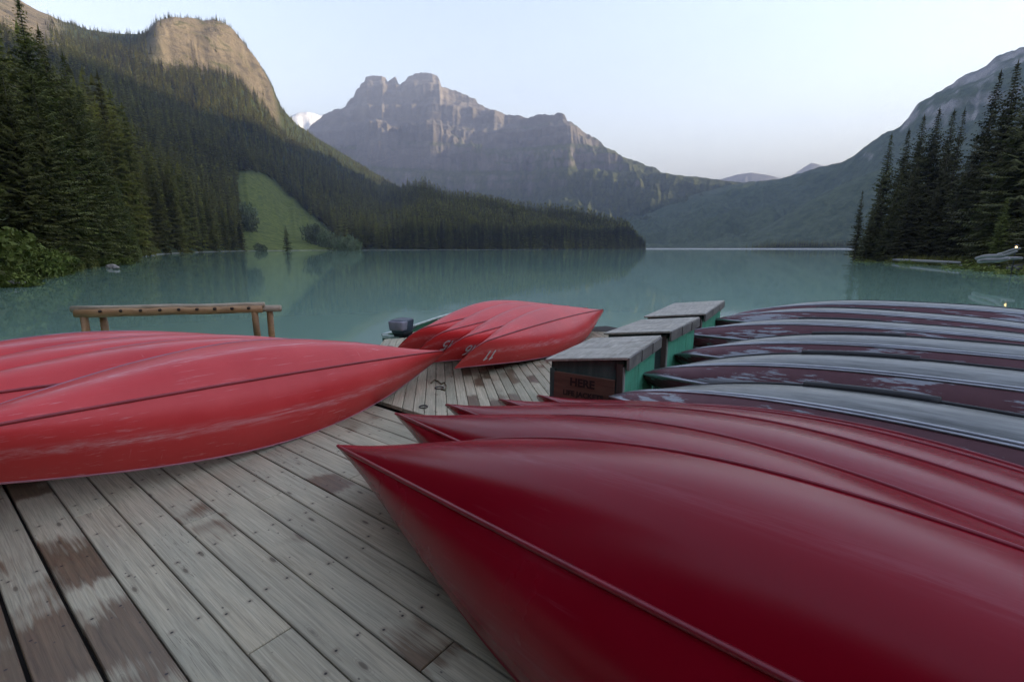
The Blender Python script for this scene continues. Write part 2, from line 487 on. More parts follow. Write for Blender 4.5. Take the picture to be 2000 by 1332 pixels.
M['shore_mud'] = plain('shore_mud', (0.17, 0.16, 0.13), 0.9, var=0.4, scale=0.15)
M['far_sheen'] = plain('pale_water_sheen', (0.48, 0.46, 0.42), 0.9, var=0.3, scale=0.2)  # pale tone painted for sky sheen on the far water

t = NT('glacial_water')
wv = t.coord('Position', (1, 1, 1))
rip = t.noise(t.coord('Position', (0.35, 1.0, 1)), 0.9, 4, 0.55)
rip2 = t.noise(t.coord('Position', (0.05, 0.12, 1)), 1.0, 3, 0.5)
t.set(t.mix(t.noise(wv, 0.02, 3), (0.21, 0.34, 0.255), (0.25, 0.385, 0.295)), 0.035)
t.b.inputs['IOR'].default_value = 1.333
t.bump(t.math('ADD', t.math('MULTIPLY', rip, 0.4), rip2), 0.035, 0.10)
M['water'] = t.m

def mat_ground():
    t = NT('forest_ground')
    P = t.coord('Position')
    n = t.noise(P, 0.05, 7, 0.65)
    f = t.noise(P, 0.9, 6, 0.65)
    col = t.mix(t.ramp(n, [(0.35, 0.0), (0.65, 1.0)]), (0.030, 0.040, 0.016), (0.060, 0.072, 0.026))
    at = t.new('ShaderNodeAttribute', attribute_name='meadow')
    gn = t.noise(t.coord('Position', (0.05, 0.16, 0.35)), 1.0, 8, 0.75, 0.6)
    gcol = t.mix(t.ramp(gn, [(0.36, 0.0), (0.62, 1.0)]), (0.058, 0.078, 0.020), (0.165, 0.185, 0.048))
    col = t.mix(at.outputs['Fac'], col, gcol)
    at2 = t.new('ShaderNodeAttribute', attribute_name='rock')
    rn = t.noise(t.coord('Position', (0.03, 0.03, 0.009)), 1.0, 8, 0.65)
    rn2 = t.noise(t.coord('Position', (0.022, 0.022, 0.05)), 1.0, 9, 0.7, 0.8)
    rcol = t.mix(t.ramp(t.math('ADD', t.math('MULTIPLY', rn, 0.45), t.math('MULTIPLY', rn2, 0.55)), [(0.36, 0.0), (0.60, 1.0)]), (0.045, 0.042, 0.032), (0.27, 0.215, 0.145))
    rcol = t.mix(t.ramp(rn2, [(0.53, 0.0), (0.62, 0.8)]), rcol, (0.06, 0.066, 0.024))
    col = t.mix(at2.outputs['Fac'], col, rcol)
    at3 = t.new('ShaderNodeAttribute', attribute_name='bank')
    bcol = t.mix(t.ramp(f, [(0.35, 0.0), (0.65, 1.0)]), (0.055, 0.060, 0.022), (0.11, 0.115, 0.035))
    col = t.mix(at3.outputs['Fac'], col, bcol)
    t.set(col, 0.95, spec=0.1)
    t.bump(t.math('ADD', t.math('MULTIPLY', t.math('ADD', rn, rn2), at2.outputs['Fac']), t.math('MULTIPLY', f, 0.03)), 1.0, 9.0)
    return t.m
M['ground'] = mat_ground()
M['mount_c'] = mat_rockmountain('grey_limestone', (0.055, 0.048, 0.042), (0.19, 0.165, 0.14), ((0.024, 0.036, 0.014), (0.11, 0.115, 0.04)), 620)
M['mount_r'] = mat_rockmountain('pale_limestone', (0.19, 0.18, 0.17), (0.40, 0.375, 0.35), ((0.06, 0.08, 0.045), (0.13, 0.15, 0.08)), 560)  # rock and greenery lightened to make up for the thin haze
M['mount_far'] = mat_rockmountain('distant_limestone', (0.14, 0.13, 0.12), (0.24, 0.22, 0.2), ((0.05, 0.06, 0.04), (0.07, 0.08, 0.05)), 300)
M['mount_snow'] = mat_rockmountain('snowy_limestone', (0.16, 0.15, 0.15), (0.26, 0.24, 0.23), ((0.05, 0.06, 0.04), (0.07, 0.08, 0.05)), 300, snow=1010)

# ------------------------------------------------------------------ terrain
def interp_px(picks, az):
    """picks: (px,py,value...) -> interpolated first value over azimuth"""
    a = np.array([az_of(p[0], p[1]) for p in picks]); v = np.array([p[2] for p in picks], float)
    o = np.argsort(a)
    return np.interp(az, a[o], v[o])
def interp_el(picks, az):
    a = np.array([az_of(*p) for p in picks]); v = np.array([tan_el(*p) for p in picks])
    o = np.argsort(a)
    return np.interp(az, a[o], v[o])
def shore_r(picks, az):
    a, v = [], []
    for p in picks:
        q = at_z(p[0], p[1], WATER); a.append(math.atan2(q[0], q[1])); v.append(math.hypot(q[0], q[1]))
    a, v = np.array(a), np.array(v); o = np.argsort(a)
    return np.interp(az, a[o], v[o])
def polar_mesh(name, az, rr, zz, mat, attrs=None, kind='structure'):
    n, m = rr.shape
    X = rr * np.sin(az)[:, None]; Y = rr * np.cos(az)[:, None]
    V = np.stack([X, Y, zz], -1).reshape(-1, 3)
    i, j = np.meshgrid(np.arange(n - 1), np.arange(m - 1), indexing='ij')
    a = i * m + j
    F = np.stack([a, a + 1, a + m + 1, a + m], -1).reshape(-1, 4)[:, ::-1]
    me = mesh_np(name, V, F)
    for k, v in (attrs or {}).items():
        at = me.attributes.new(k, 'FLOAT', 'POINT'); at.data.foreach_set('value', v.astype(np.float32).ravel())
    o = obj(name, me, mat)
    o['kind'] = kind
    return o

# ---- left shore and hill
SHORE_L = [(-900, 900), (-300, 640), (0, 560), (130, 535), (230, 516), (268, 509), (285, 500.5), (330, 495.5), (480, 490.3), (680, 489.0), (900, 488.2), (1100, 487.5), (1256, 487.0)]
SKY_L = [(-900, 120), (-300, -190), (-100, -80), (40, 2), (75, 22), (120, 41), (170, 60), (200, 66), (240, 70), (290, 69), (340, 62), (380, 57), (420, 58), (450, 72), (470, 93), (490, 115), (510, 142), (525, 166), (550, 214), (580, 246),
         (620, 272), (680, 308), (740, 345), (770, 362), (803, 384), (875, 406), (965, 426), (1010, 433), (1100, 446), (1150, 457), (1190, 468), (1235, 481), (1256, 485.7)]
RID_L = [(-900, 0, 900), (-300, 0, 1150), (40, 0, 1300), (120, 40, 1280), (190, 60, 1250), (300, 60, 1230), (450, 70, 1280), (550, 210, 1380), (680, 310, 1520), (745, 350, 1560), (830, 400, 900), (900, 424, 840), (1100, 440, 820), (1256, 486, 850)]
AZ_L = np.radians(np.concatenate([np.linspace(-78, -47, 50)[:-1], np.linspace(-47, 15.2, 420)]))
def px_of_az(az):    # approximate photo column of an azimuth at the horizon
    return 1000 + np.tan(az) * (FPX / math.cos(PITCH))
R0L = shore_r(SHORE_L, AZ_L)
RRL = interp_px(RID_L, AZ_L)
ZRL = RRL * interp_el(SKY_L, AZ_L) + CAM_H
PXL = px_of_az(AZ_L)
tl = np.concatenate([[-0.06, -0.02, -0.005, 0.0], np.linspace(0, 1, 200)[1:] ** 1.5, [1.04, 1.1, 1.2, 1.4]])
def left_height(az, r, R0, RR, ZR, px):
    t = (r - R0) / (RR - R0)
    tc = np.clip(t, 0, 1)
    base = tc ** 1.45
    # rock wall under the wooded top
    w = sstep(300, 380, px) * (1 - sstep(556, 590, px))
    wall = np.where(tc < 0.80, 0.70 * (tc / 0.80) ** 1.5, np.where(tc < 0.86, 0.70 + 0.24 * (tc - 0.80) / 0.06, 0.94 + 0.06 * (tc - 0.86) / 0.14))
    f = base * (1 - w) + wall * w
    x, y = r * np.sin(az), r * np.cos(az)
    z = WATER + 0.9 * sstep(0, 7, r - R0) + np.minimum(0.05 * np.clip(r - R0, 0, 40), 1.6) * 0.6 + (ZR - WATER) * f
    amp = sstep(0.05, 0.3, tc) * (1 - 0.75 * sstep(0.85, 1.0, tc))
    z = z + amp * (14 * fbm(x * 0.008, y * 0.008, 5) + 10 * (ridged(az * 40, r * 0.0015, 4) - 0.6))
    z = z + w * sstep(0.76, 0.80, tc) * (1 - sstep(0.83, 0.87, tc)) * 15 * (ridged(az * 110, z * 0.012, 5) - 0.55)
    z = z + sstep(2, 12, r - R0) * 0.35 * fbm(x * 0.25, y * 0.25, 3)
    z = np.where(t > 1, ZR * (1 - 0.9 * (t - 1)), z)
    z = np.where(t < 0, WATER - 1.5 * np.clip(-t * 60, 0, 1), z)
    return z
rrl = R0L[:, None] + tl[None, :] * (RRL - R0L)[:, None]
zzl = left_height(AZ_L[:, None], rrl, R0L[:, None], RRL[:, None], ZRL[:, None], PXL[:, None])
def lookup(az, r):
    R0 = np.interp(az, AZ_L, R0L); RR = np.interp(az, AZ_L, RRL); ZR = np.interp(az, AZ_L, ZRL)
    return left_height(az, r, R0, RR, ZR, px_of_az(az)), (r - R0) / (RR - R0), R0
def meadow_mask(az, r, z):
    px = 1000 + np.tan(az) * (FPX / math.cos(PITCH)) ; 
    el = (z - CAM_H) / r
    py = 484.5 - el * 961 * np.sqrt(1 + ((px - 1000) / 961) ** 2)
    left = sstep(468, 484, px + (py - 484) * 0.02)
    right = 1 - sstep(-10, 10, px - (520 + (py - 340) * 1.10))
    top = sstep(338, 352, py)
    return left * right * top
tt = (rrl - R0L[:, None]) / (RRL - R0L)[:, None]
mead = meadow_mask(AZ_L[:, None], rrl, zzl)
wcl = (sstep(300, 390, PXL) * (1 - sstep(552, 575, PXL)))[:, None] * sstep(0.775, 0.80, tt) * (1 - sstep(0.875, 0.91, tt))
xL, yL = rrl * np.sin(AZ_L[:, None]), rrl * np.cos(AZ_L[:, None])
scree = (1 - sstep(150, 215, PXL))[:, None] * sstep(0.62, 0.80, tt + 0.10 * fbm(xL * .01, yL * .01, 4)) * np.ones_like(tt)
rockL = np.clip(wcl + scree, 0, 1)
bank = (1 - sstep(25, 70, rrl - R0L[:, None])) * (R0L[:, None] < 200)
polar_mesh('hill', AZ_L, rrl, zzl, M['ground'], dict(meadow=mead, rock=rockL, bank=bank))

# ---- centre mountain
def mountain(name, sky_picks, base, ridge, mat, az0, az1, n, m, prof, rough, seed, freq=60.0, back=0.5, rz=None, ledge=0.0):
    az = np.linspace(az0, az1, n)
    RR = interp_px(ridge, az) if not np.isscalar(ridge) else np.full(n, ridge, float)
    R0 = interp_px(base, az) if not np.isscalar(base) else np.full(n, base, float)
    Z = RR * interp_el(sky_picks, az) + CAM_H
    if rz is not None:
        Z = rz(az, RR, Z)
    t = np.concatenate([np.linspace(0, 1, m), [1.05, 1.15, 1.3, 1.6]])
    rr = R0[:, None] + t[None, :] * (RR - R0)[:, None]
    tc = np.clip(t, 0, 1)[None, :]
    a = az[:, None]
    f = np.interp(tc, prof[0], prof[1])
    amp = np.sin(np.clip(tc, 0, 1) * math.pi) ** 0.8 * (1 - 0.55 * sstep(.8, 1, tc))
    wob = fbm(a * 9 + seed, tc * 2.0 + seed, 3) * 0.12
    gul = ridged((a + wob * .3) * freq + seed, tc * 2.2 + seed * 1.3, 5) - 0.62
    z = WATER - 0.5 + Z[:, None] * np.clip(f + 0.05 * np.sin(tc * 23 + 4 * wob) * amp, 0, 1.0) + amp * rough * gul * np.minimum(1, Z[:, None] / 500)
    z = z + amp * rough * 0.5 * fbm(rr * np.sin(a) * 0.004 + seed, rr * np.cos(a) * 0.004, 6)
    if ledge:
        X_, Y_ = rr * np.sin(a), rr * np.cos(a)
        z = z + amp * 34 * fbm(X_ * 0.016 + seed, Y_ * 0.016, 5) + amp * 30 * (ridged(X_ * 0.009, Y_ * 0.009 + seed, 5) - .6)
        for Hs, k_ in ((150.0, .75), (52.0, .8)):
            zz_ = z + 22 * fbm(X_ * 0.002, Y_ * 0.002, 3) + 0.06 * X_
            z = z + ledge * sstep(120, 420, z) * k_ * Hs / 6.283 * np.sin(6.283 * zz_ / Hs)
        z = z * (1 + 0.012 * sstep(.8, 1, tc) * fbm(a * 160, a * 0 + 2.0, 4))
        if rz is None: z = np.minimum(z, (rr * np.interp(az, np.sort([az_of(*p) for p in sky_picks]), [tan_el(*p) for p in sorted(sky_picks, key=lambda p: az_of(*p))])[:, None]) * (1 + 0.010 * fbm(a * 220, a * 0 + 5, 3)) + CAM_H)
    z = np.where(t[None, :] > 1, Z[:, None] * (1 - back * (t[None, :] - 1)), z)
    return polar_mesh(name, az, rr, z, mat)

SKY_C = [(470, 330), (560, 290), (600, 250), (620, 234), (650, 212), (668, 207), (690, 190), (703, 162), (715, 150), (745, 148), (757, 156), (772, 151), (783, 161), (795, 153), (802, 147), (822, 143), (845, 144), (858, 150), (862, 163), (876, 173), (900, 182), (925, 192), (945, 204), (965, 210), (985, 225), (1010, 226), (1030, 230), (1060, 223), (1082, 224), (1095, 219), (1108, 226), (1122, 240), (1138, 257), (1160, 268), (1182, 279), (1210, 303), (1260, 322), (1330, 340), (1400, 351), (1450, 357), (1520, 380), (1600, 410)]
mountain('mountain', SKY_C, [(470, 400, 2300), (830, 400, 2100), (1100, 400, 1800), (1350, 400, 1600), (1600, 400, 1500)], [(470, 300, 3900), (700, 150, 3600), (830, 150, 3450), (1100, 220, 2900), (1350, 345, 2500), (1600, 400, 2300)],
         M['mount_c'], az_of(470, 330), az_of(1600, 410), 620, 260, ([0, .15, .35, .5, .62, .72, .85, 1], [0, .05, .20, .36, .55, .66, .84, 1]), 120, 3.7, 26.0, ledge=1.0)

# ---- right mountain; beyond the frame its crest climbs on and keeps the low sun off the lake
SKY_R = [(1120, 470), (1180, 440), (1230, 418), (1300, 397), (1370, 375), (1420, 363), (1460, 358), (1520, 352), (1560, 340), (1600, 328), (1640, 318), (1660, 306), (1680, 291), (1705, 274), (1722, 262), (1740, 257), (1760, 249), (1772, 236), (1783, 218), (1795, 200), (1812, 186), (1830, 175), (1880, 150), (1920, 131), (1945, 116), (1965, 107), (1980, 105), (2000, 98), (2060, 70), (2150, 40)]
SHADOW_PX = [(200, 150), (300, 190), (400, 222), (520, 258), (600, 288), (680, 318), (740, 341)]
def hit_left(px, py):
    a, te = az_of(px, py), tan_el(px, py)
    r_ = np.linspace(300, 1600, 1300); z_ = lookup(np.full(1300, a), r_)[0]
    ok = np.where((z_ - CAM_H) / r_ >= te)[0]
    return r_[ok[0]] if len(ok) else 1400.0
CREST = 1900.0
def rz_right(az, RR, Z):
    # crest height that throws the shadow line seen on the left hill
    ta, tz = [], []
    for px, py in SHADOW_PX:
        r = hit_left(px, py)
        p = at_r(px, py, r)
        d = np.array([math.sin(SUN_AZ), math.cos(SUN_AZ)])
        b = p[0] * d[0] + p[1] * d[1]; c = p[0] ** 2 + p[1] ** 2 - CREST ** 2
        s = -b + math.sqrt(b * b - c)
        q = p[:2] + d * s
        ta.append(math.atan2(q[0], q[1])); tz.append(p[2] + s * math.tan(SUN_EL))
    ta, tz = np.array(ta), np.array(tz); o = np.argsort(ta)
    zs = np.interp(az, ta[o], tz[o])
    w = sstep(R(46.7), R(50), az)
    out = Z * (1 - w) + zs * w
    return out
mountain('mountain', SKY_R, [(1120, 400, 1350), (1650, 400, 1250), (2000, 400, 900), (2600, 300, 500), (4000, 300, 400)],
         [(1120, 400, 2300), (1640, 320, 2200), (2000, 100, 2000), (2250, 100, 1900), (5000, 100, 1900)], M['mount_r'], az_of(1120, 470), R(112), 620, 170,
         ([0, .2, .4, .6, .75, .9, 1], [0, .13, .30, .47, .66, .88, 1]), 90, 11.3, 30.0, back=1.4, rz=rz_right, ledge=0.45)
# spur in front of it, running down to the head of the lake
SKY_SP = [(1430, 480), (1500, 440), (1580, 392), (1660, 352), (1740, 322), (1830, 298), (1920, 270), (2010, 240), (2150, 200)]
mountain('mountain', SKY_SP, 1210, [(1430, 400, 1500), (2150, 200, 1500)], M['mount_r'], az_of(1430, 480), az_of(2150, 200), 160, 80, ([0, .3, .7, 1], [0, .26, .68, 1]), 40, 21.0, 40.0)
# distant peaks
mountain('mountain', [(1380, 358), (1412, 349), (1440, 341), (1468, 337), (1500, 342), (1530, 350), (1570, 360)], 4000, 5000, M['mount_far'], az_of(1380, 356), az_of(1570, 356), 60, 40, ([0, 1], [0, 1]), 160, 5.0, 60)
mountain('mountain', [(1520, 356), (1550, 340), (1572, 326), (1584, 318), (1596, 320), (1620, 329), (1680, 345)], 4300, 5500, M['mount_far'], az_of(1520, 356), az_of(1680, 346), 60, 40, ([0, 1], [0, 1]), 160, 8.0, 60)
mountain('mountain', [(540, 250), (566, 228), (580, 221), (598, 219), (612, 221), (624, 226), (640, 226), (700, 230)], 3800, 4400, M['mount_snow'], az_of(540, 240), az_of(700, 240), 70, 50, ([0, .6, 1], [0, .55, 1]), 220, 13.0, 50)
# ring of wooded hills behind the viewer, closing the basin
azb = np.radians(np.linspace(112, 282, 80))
rb = np.array([11., 220, 500, 900, 1300, 1700, 2200])
zb = np.array([0.2, 6, 80, 210, 360, 420, 300])
polar_mesh('hill', azb, np.repeat(rb[None], 80, 0), zb[None, :] * (1 + 0.25 * fbm(azb * 4, azb * 0 + 3, 4))[:, None] - 0.6, M['ground'])

# ---- right bank
SHORE_R = [(1650, 501.5), (1664, 503), (1700, 509), (1760, 514), (1850, 518), (1920, 522), (1960, 527), (2000, 533), (2200, 575), (3200, 800)]
AZ_R = np.radians(np.linspace(34.3, 68, 150))
R0R = shore_r(SHORE_R, AZ_R)
tr = np.concatenate([[-6, -2, -0.4, 0], np.linspace(0, 1, 60)[1:] ** 1.6 * 130, [150, 190]])
rrr = R0R[:, None] + tr[None, :]
sA = sstep(R(34.3), R(35.3), AZ_R)[:, None]
zzr = WATER + sA * (0.55 * sstep(-.3, 3.0, tr)[None, :] + 2.2 * sstep(3, 60, tr)[None, :]) + sA * 0.25 * fbm(rrr * np.sin(AZ_R[:, None]) * .25, rrr * np.cos(AZ_R[:, None]) * .25, 4) * sstep(0, 4, tr)[None, :]
zzr = np.where(tr[None, :] < 0, WATER - 0.3 * np.clip(-tr[None, :], 0, 3), zzr)
zzr = np.where(tr[None, :] > 140, -1.5, zzr)
zzr[0, :] = -1.2
polar_mesh('ground', AZ_R, rrr, zzr, M['ground'], dict(bank=1 - sstep(18, 50, np.repeat(tr[None], 150, 0))))
def right_z(az, r):
    R0 = np.interp(az, AZ_R, R0R)
    i = int(np.argmin(abs(AZ_R - az)))
    return float(np.interp(r - R0, tr, zzr[i]))

# ---- low wooded spit and pale strip painted as water sheen at the far end
azs = np.radians(np.linspace(14, 40, 120))
rs_ = np.array([1060., 1066, 1100, 1190, 1230])
pxs = px_of_az(azs)
zs = np.stack([np.full(120, -1.2), np.full(120, 0.2), 1 + 2.5 * sstep(1440, 1520, pxs), 2 + 5 * sstep(1460, 1560, pxs), np.full(120, -1.5)], 1)
polar_mesh('ground', azs, np.repeat(rs_[None], 120, 0), zs, M['ground'])
azg = np.radians(np.linspace(13.5, 35.5, 60))
polar_mesh('beach', azg, np.repeat(np.array([[1030., 1040, 1058]]), 60, 0), np.repeat(np.array([[WATER - .3, WATER + .6, 1.0]]), 60, 0), M['far_sheen'])  # added strip, stands in for bright ruffled water along the far shore
azg = np.radians(np.linspace(-37, 15.25, 200))
r0g = shore_r(SHORE_L, azg)
polar_mesh('beach', azg, np.stack([r0g - 3, r0g - .8, r0g + .8], 1), np.stack([np.full(200, WATER - .4), np.full(200, WATER + .08), np.full(200, WATER + .3)], 1), M['shore_mud'])

# ---- water
me = bpy.data.meshes.new('water')
Wd = 14000
me.from_pydata([(-Wd, -Wd, WATER), (Wd, -Wd, WATER), (Wd, Wd, WATER), (-Wd, Wd, WATER)], [], [(0, 1, 2, 3)])
o = obj('water', me, M['water']); o['kind'] = 'structure'
#%%HAZE%%
# ---- valley haze
HZ = NT('valley_haze')
HZ.n.remove(HZ.b)
pv = HZ.new('ShaderNodeVolumePrincipled')
pv.inputs['Color'].default_value = (0.37, 0.43, 0.61, 1)
pv.inputs['Density'].default_value = 2.6e-4
pv.inputs['Anisotropy'].default_value = 0.12
HZ.lk(pv.outputs[0], HZ.n['Material Output'].inputs['Volume'])
b = MB().box((0, 2500, 990), (27000, 20000, 2000))
for i, v in enumerate(b.v):
    b.v[i] = (v[0], v[1], -4.0 if v[2] < 500 else 1215.0)
o = b.obj('haze', HZ.m); o['kind'] = 'stuff'
#%%HAZEEND%%

# ------------------------------------------------------------------ trees
def spruce(seed, H, rad, step, nbr, twig, top_bare=0.0, low=0.05, thin=0.0, bent=0.0, taper_=0.85):
    """crown triangles of a spruce: whorls of drooping boughs carrying hanging twigs"""
    rg = np.random.RandomState(seed)
    V, F = [], []
    z = low * H
    while z < H * 0.985:
        u = z / H
        L0 = rad * ((1 - u) ** taper_) * (1.0 if u > 0.18 else 0.72 + 0.28 * u / 0.18) + 0.14
        k0 = rg.rand() * 6.28
        nb = nbr if u < 0.85 else max(4, nbr - 2)
        for b in range(nb):
            if rg.rand() < thin: continue
            L = L0 * (0.50 + 0.70 * rg.rand())
            a = k0 + b * 6.283 / nb + rg.randn() * 0.25
            slope = 0.32 * (u - 0.42) * 2 + rg.randn() * 0.08       # up at the top, down below
            ca, sa = math.cos(a), math.sin(a)
            n = max(2, int(L / twig / 0.42))
            for q in range(n):
                d = (q + 0.55 + rg.rand() * 0.3) / n
                px, pz = L * d, z + L * (slope * d - 0.30 * d * (1 - u) + 0.22 * d * d)
                w = twig * (1.15 - 0.55 * d) * (0.38 + 0.62 * min(1, (1 - u) * 2.0))
                for s in (-1, 1):
                    tl = w * (0.8 + 0.6 * rg.rand())
                    ox, oy, oz = 0.55 * tl, s * tl * (0.75 + .3 * rg.rand()), -tl * (0.25 + 0.5 * rg.rand())
                    p0 = (px - 0.28 * w, 0.0, pz + 0.02); p1 = (px + 0.30 * w, 0.02 * s, pz - 0.02 - 0.25 * w); p2 = (px + ox, oy, pz + oz)
                    i = len(V)
                    for x, y, zz in (p0, p1, p2): V.append((x * ca - y * sa, x * sa + y * ca, zz))
                    F.append((i, i + 1, i + 2))
                if rg.rand() < 0.8:
                    i = len(V); hl = w * (0.5 + 0.6 * rg.rand())
                    for x, y, zz in ((px - .4 * w, rg.randn() * .08, pz), (px + .4 * w, rg.randn() * .08, pz), (px + rg.randn() * .15, rg.randn() * .1, pz - hl)):
                        V.append((x * ca - y * sa, x * sa + y * ca, zz))
                    F.append((i, i + 1, i + 2))
        z += step * (0.75 + 0.5 * rg.rand()) * (1.15 - 0.6 * u)
    # leader
    for k in range(3):
        i = len(V); a = k * 2.1
        V += [(0.16 * math.cos(a), 0.16 * math.sin(a), H * 0.955), (-0.10 * math.cos(a), -0.10 * math.sin(a), H * 0.96), (0, 0, H * 1.012)]; F.append((i, i + 1, i + 2))
    V = np.array(V)
    if bent: V[:, 0] += bent * (V[:, 2] / H) ** 2
    return V, np.array(F)
def trunk_mesh(name, H, r, bent=0.0):
    mb = MB()
    zs_ = [-1.2, 0.2, H * .25, H * .5, H * .75, H * .97]
    mb.tube([(bent * (max(z, 0) / H) ** 2, 0, z) for z in zs_], [r * 1.35, r, r * .78, r * .52, r * .28, r * .05], 7)
    return mb.mesh(name, True)
def blade_spruce(seed, H, rad, nw, nb):
    """lighter crown for trees that show only a few pixels wide: each bough one bent ragged blade"""
    rg = np.random.RandomState(seed)
    V, F = [], []
    for w in range(nw):
        u = (w + rg.rand() * 0.7) / nw
        z = H * (0.04 + 0.95 * u)
        L0 = rad * (1 - u) ** 0.82 + 0.12
        k0 = rg.rand() * 6.28
        for b in range(nb):
            a = k0 + b * 6.283 / nb + rg.randn() * 0.3
            L = L0 * (0.6 + 0.6 * rg.rand())
            ca, sa = math.cos(a), math.sin(a)
            hw = (0.32 + 0.2 * rg.rand()) * L * 0.9 + 0.12
            dz = L * (0.05 - 0.5 * (1 - u) * (0.6 + 0.6 * rg.rand())) 
            i = len(V)
            for x, y, zz in ((0, 0, z + 0.25 * L), (L * .55, hw, z + dz * .5 - .10 * L), (L, 0, z + dz), (L * .55, -hw, z + dz * .5 - .10 * L), (L * .5, 0, z + dz * .3 + .1 * L)):
                V.append((x * ca - y * sa, x * sa + y * ca, zz))
            F += [(i, i + 1, i + 4), (i + 1, i + 2, i + 4), (i + 2, i + 3, i + 4), (i + 3, i, i + 4)]
    i = len(V); V += [(.2, 0, H * .93), (-.2, .15, H * .93), (0, 0, H * 1.02)]; F.append((i, i + 1, i + 2))
    return np.array(V), np.array(F)

near_protos = []
for k, (H, rd, bent) in enumerate(((26, 3.9, 0.0), (26, 3.3, 0.3), (26, 4.4, -0.2), (26, 2.9, 0.0))):
    V, F = spruce(40 + k, H, rd, 0.50, 7, 0.55, low=0.03, bent=bent)
    cm = mesh_np('spruce_crown', V, None, F, smooth=False); cm.materials.append(M['needles'])
    tm = trunk_mesh('spruce_trunk', H, 0.30, bent); tm.materials.append(M['bark'])
    near_protos.append((H, cm, tm))
right_protos = []
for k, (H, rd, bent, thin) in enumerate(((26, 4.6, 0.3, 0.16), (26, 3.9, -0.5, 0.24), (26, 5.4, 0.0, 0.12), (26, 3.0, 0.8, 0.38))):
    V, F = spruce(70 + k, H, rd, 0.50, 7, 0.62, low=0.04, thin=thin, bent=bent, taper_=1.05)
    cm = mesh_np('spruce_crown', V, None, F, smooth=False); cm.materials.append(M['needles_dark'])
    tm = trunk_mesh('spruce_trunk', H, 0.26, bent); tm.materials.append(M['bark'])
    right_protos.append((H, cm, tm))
def near_tree(proto, x, y, z, H, rz, label, group=None, name='spruce_tree', crown_mat=None, sxy=1.0):
    h0, cm, tm = proto
    r = empty(name, (x, y, z), (0, 0, rz))
    k = H / h0
    r.scale = (k * sxy, k * sxy, k)
    props(r, label, 'tree', group)
    c = bpy.data.objects.new('crown', cm); link(c, r)
    t_ = bpy.data.objects.new('trunk', tm); link(t_, r)
    if crown_mat:
        c.data = cm.copy(); c.data.materials.clear(); c.data.materials.append(crown_mat)
    return r
LEFT = [  # apex px, apex py, distance, label
    (34, -6, 66, 'tall dark spruce reaching the top edge of the picture on the left'),
    (80, 50, 73, 'dark spruce with its tip just right of the tallest tree on the left bank'),
    (121, 104, 79, 'dark spruce whose narrow tip stands alone below the scree slope on the left bank'),
    (152, 172, 84, 'dark spruce one step down from the narrow lone tip on the left bank'),
    (176, 232, 87, 'middle spruce of the tree group stepping down the left bank'),
    (202, 300, 90, 'shorter spruce near the lake end of the left tree group'),
    (228, 352, 92, 'small spruce second from the water in the left tree group'),
    (250, 408, 94, 'last and smallest spruce of the left tree group, closest to the water'),
    (-70, -80, 60, 'broad dark spruce cut by the left edge of the picture'),
    (58, 150, 57, 'spruce with a pale visible trunk in front of the tallest tree on the left bank'),
    (2, 120, 52, 'dense spruce low at the left edge, standing over the green bushes'),
    (118, 250, 66, 'bushy olive spruce in the front row of the left bank'),
    (186, 378, 74, 'young bushy spruce at the foot of the left tree group above the bank grass'),
    (-120, 60, 50, 'wide spruce just outside the left edge, boughs reaching into the picture'),
]
rg = random.Random(3)
for k, (px, py, r, lab) in enumerate(LEFT):
    p = at_r(px, py, r)
    zg = float(lookup(math.atan2(p[0], p[1]), r)[0])
    near_tree(near_protos[k % 4], p[0], p[1], zg, max(4, p[2] - zg), rg.uniform(0, 6.28), lab, 'spruces on the near left bank', sxy=1.15)
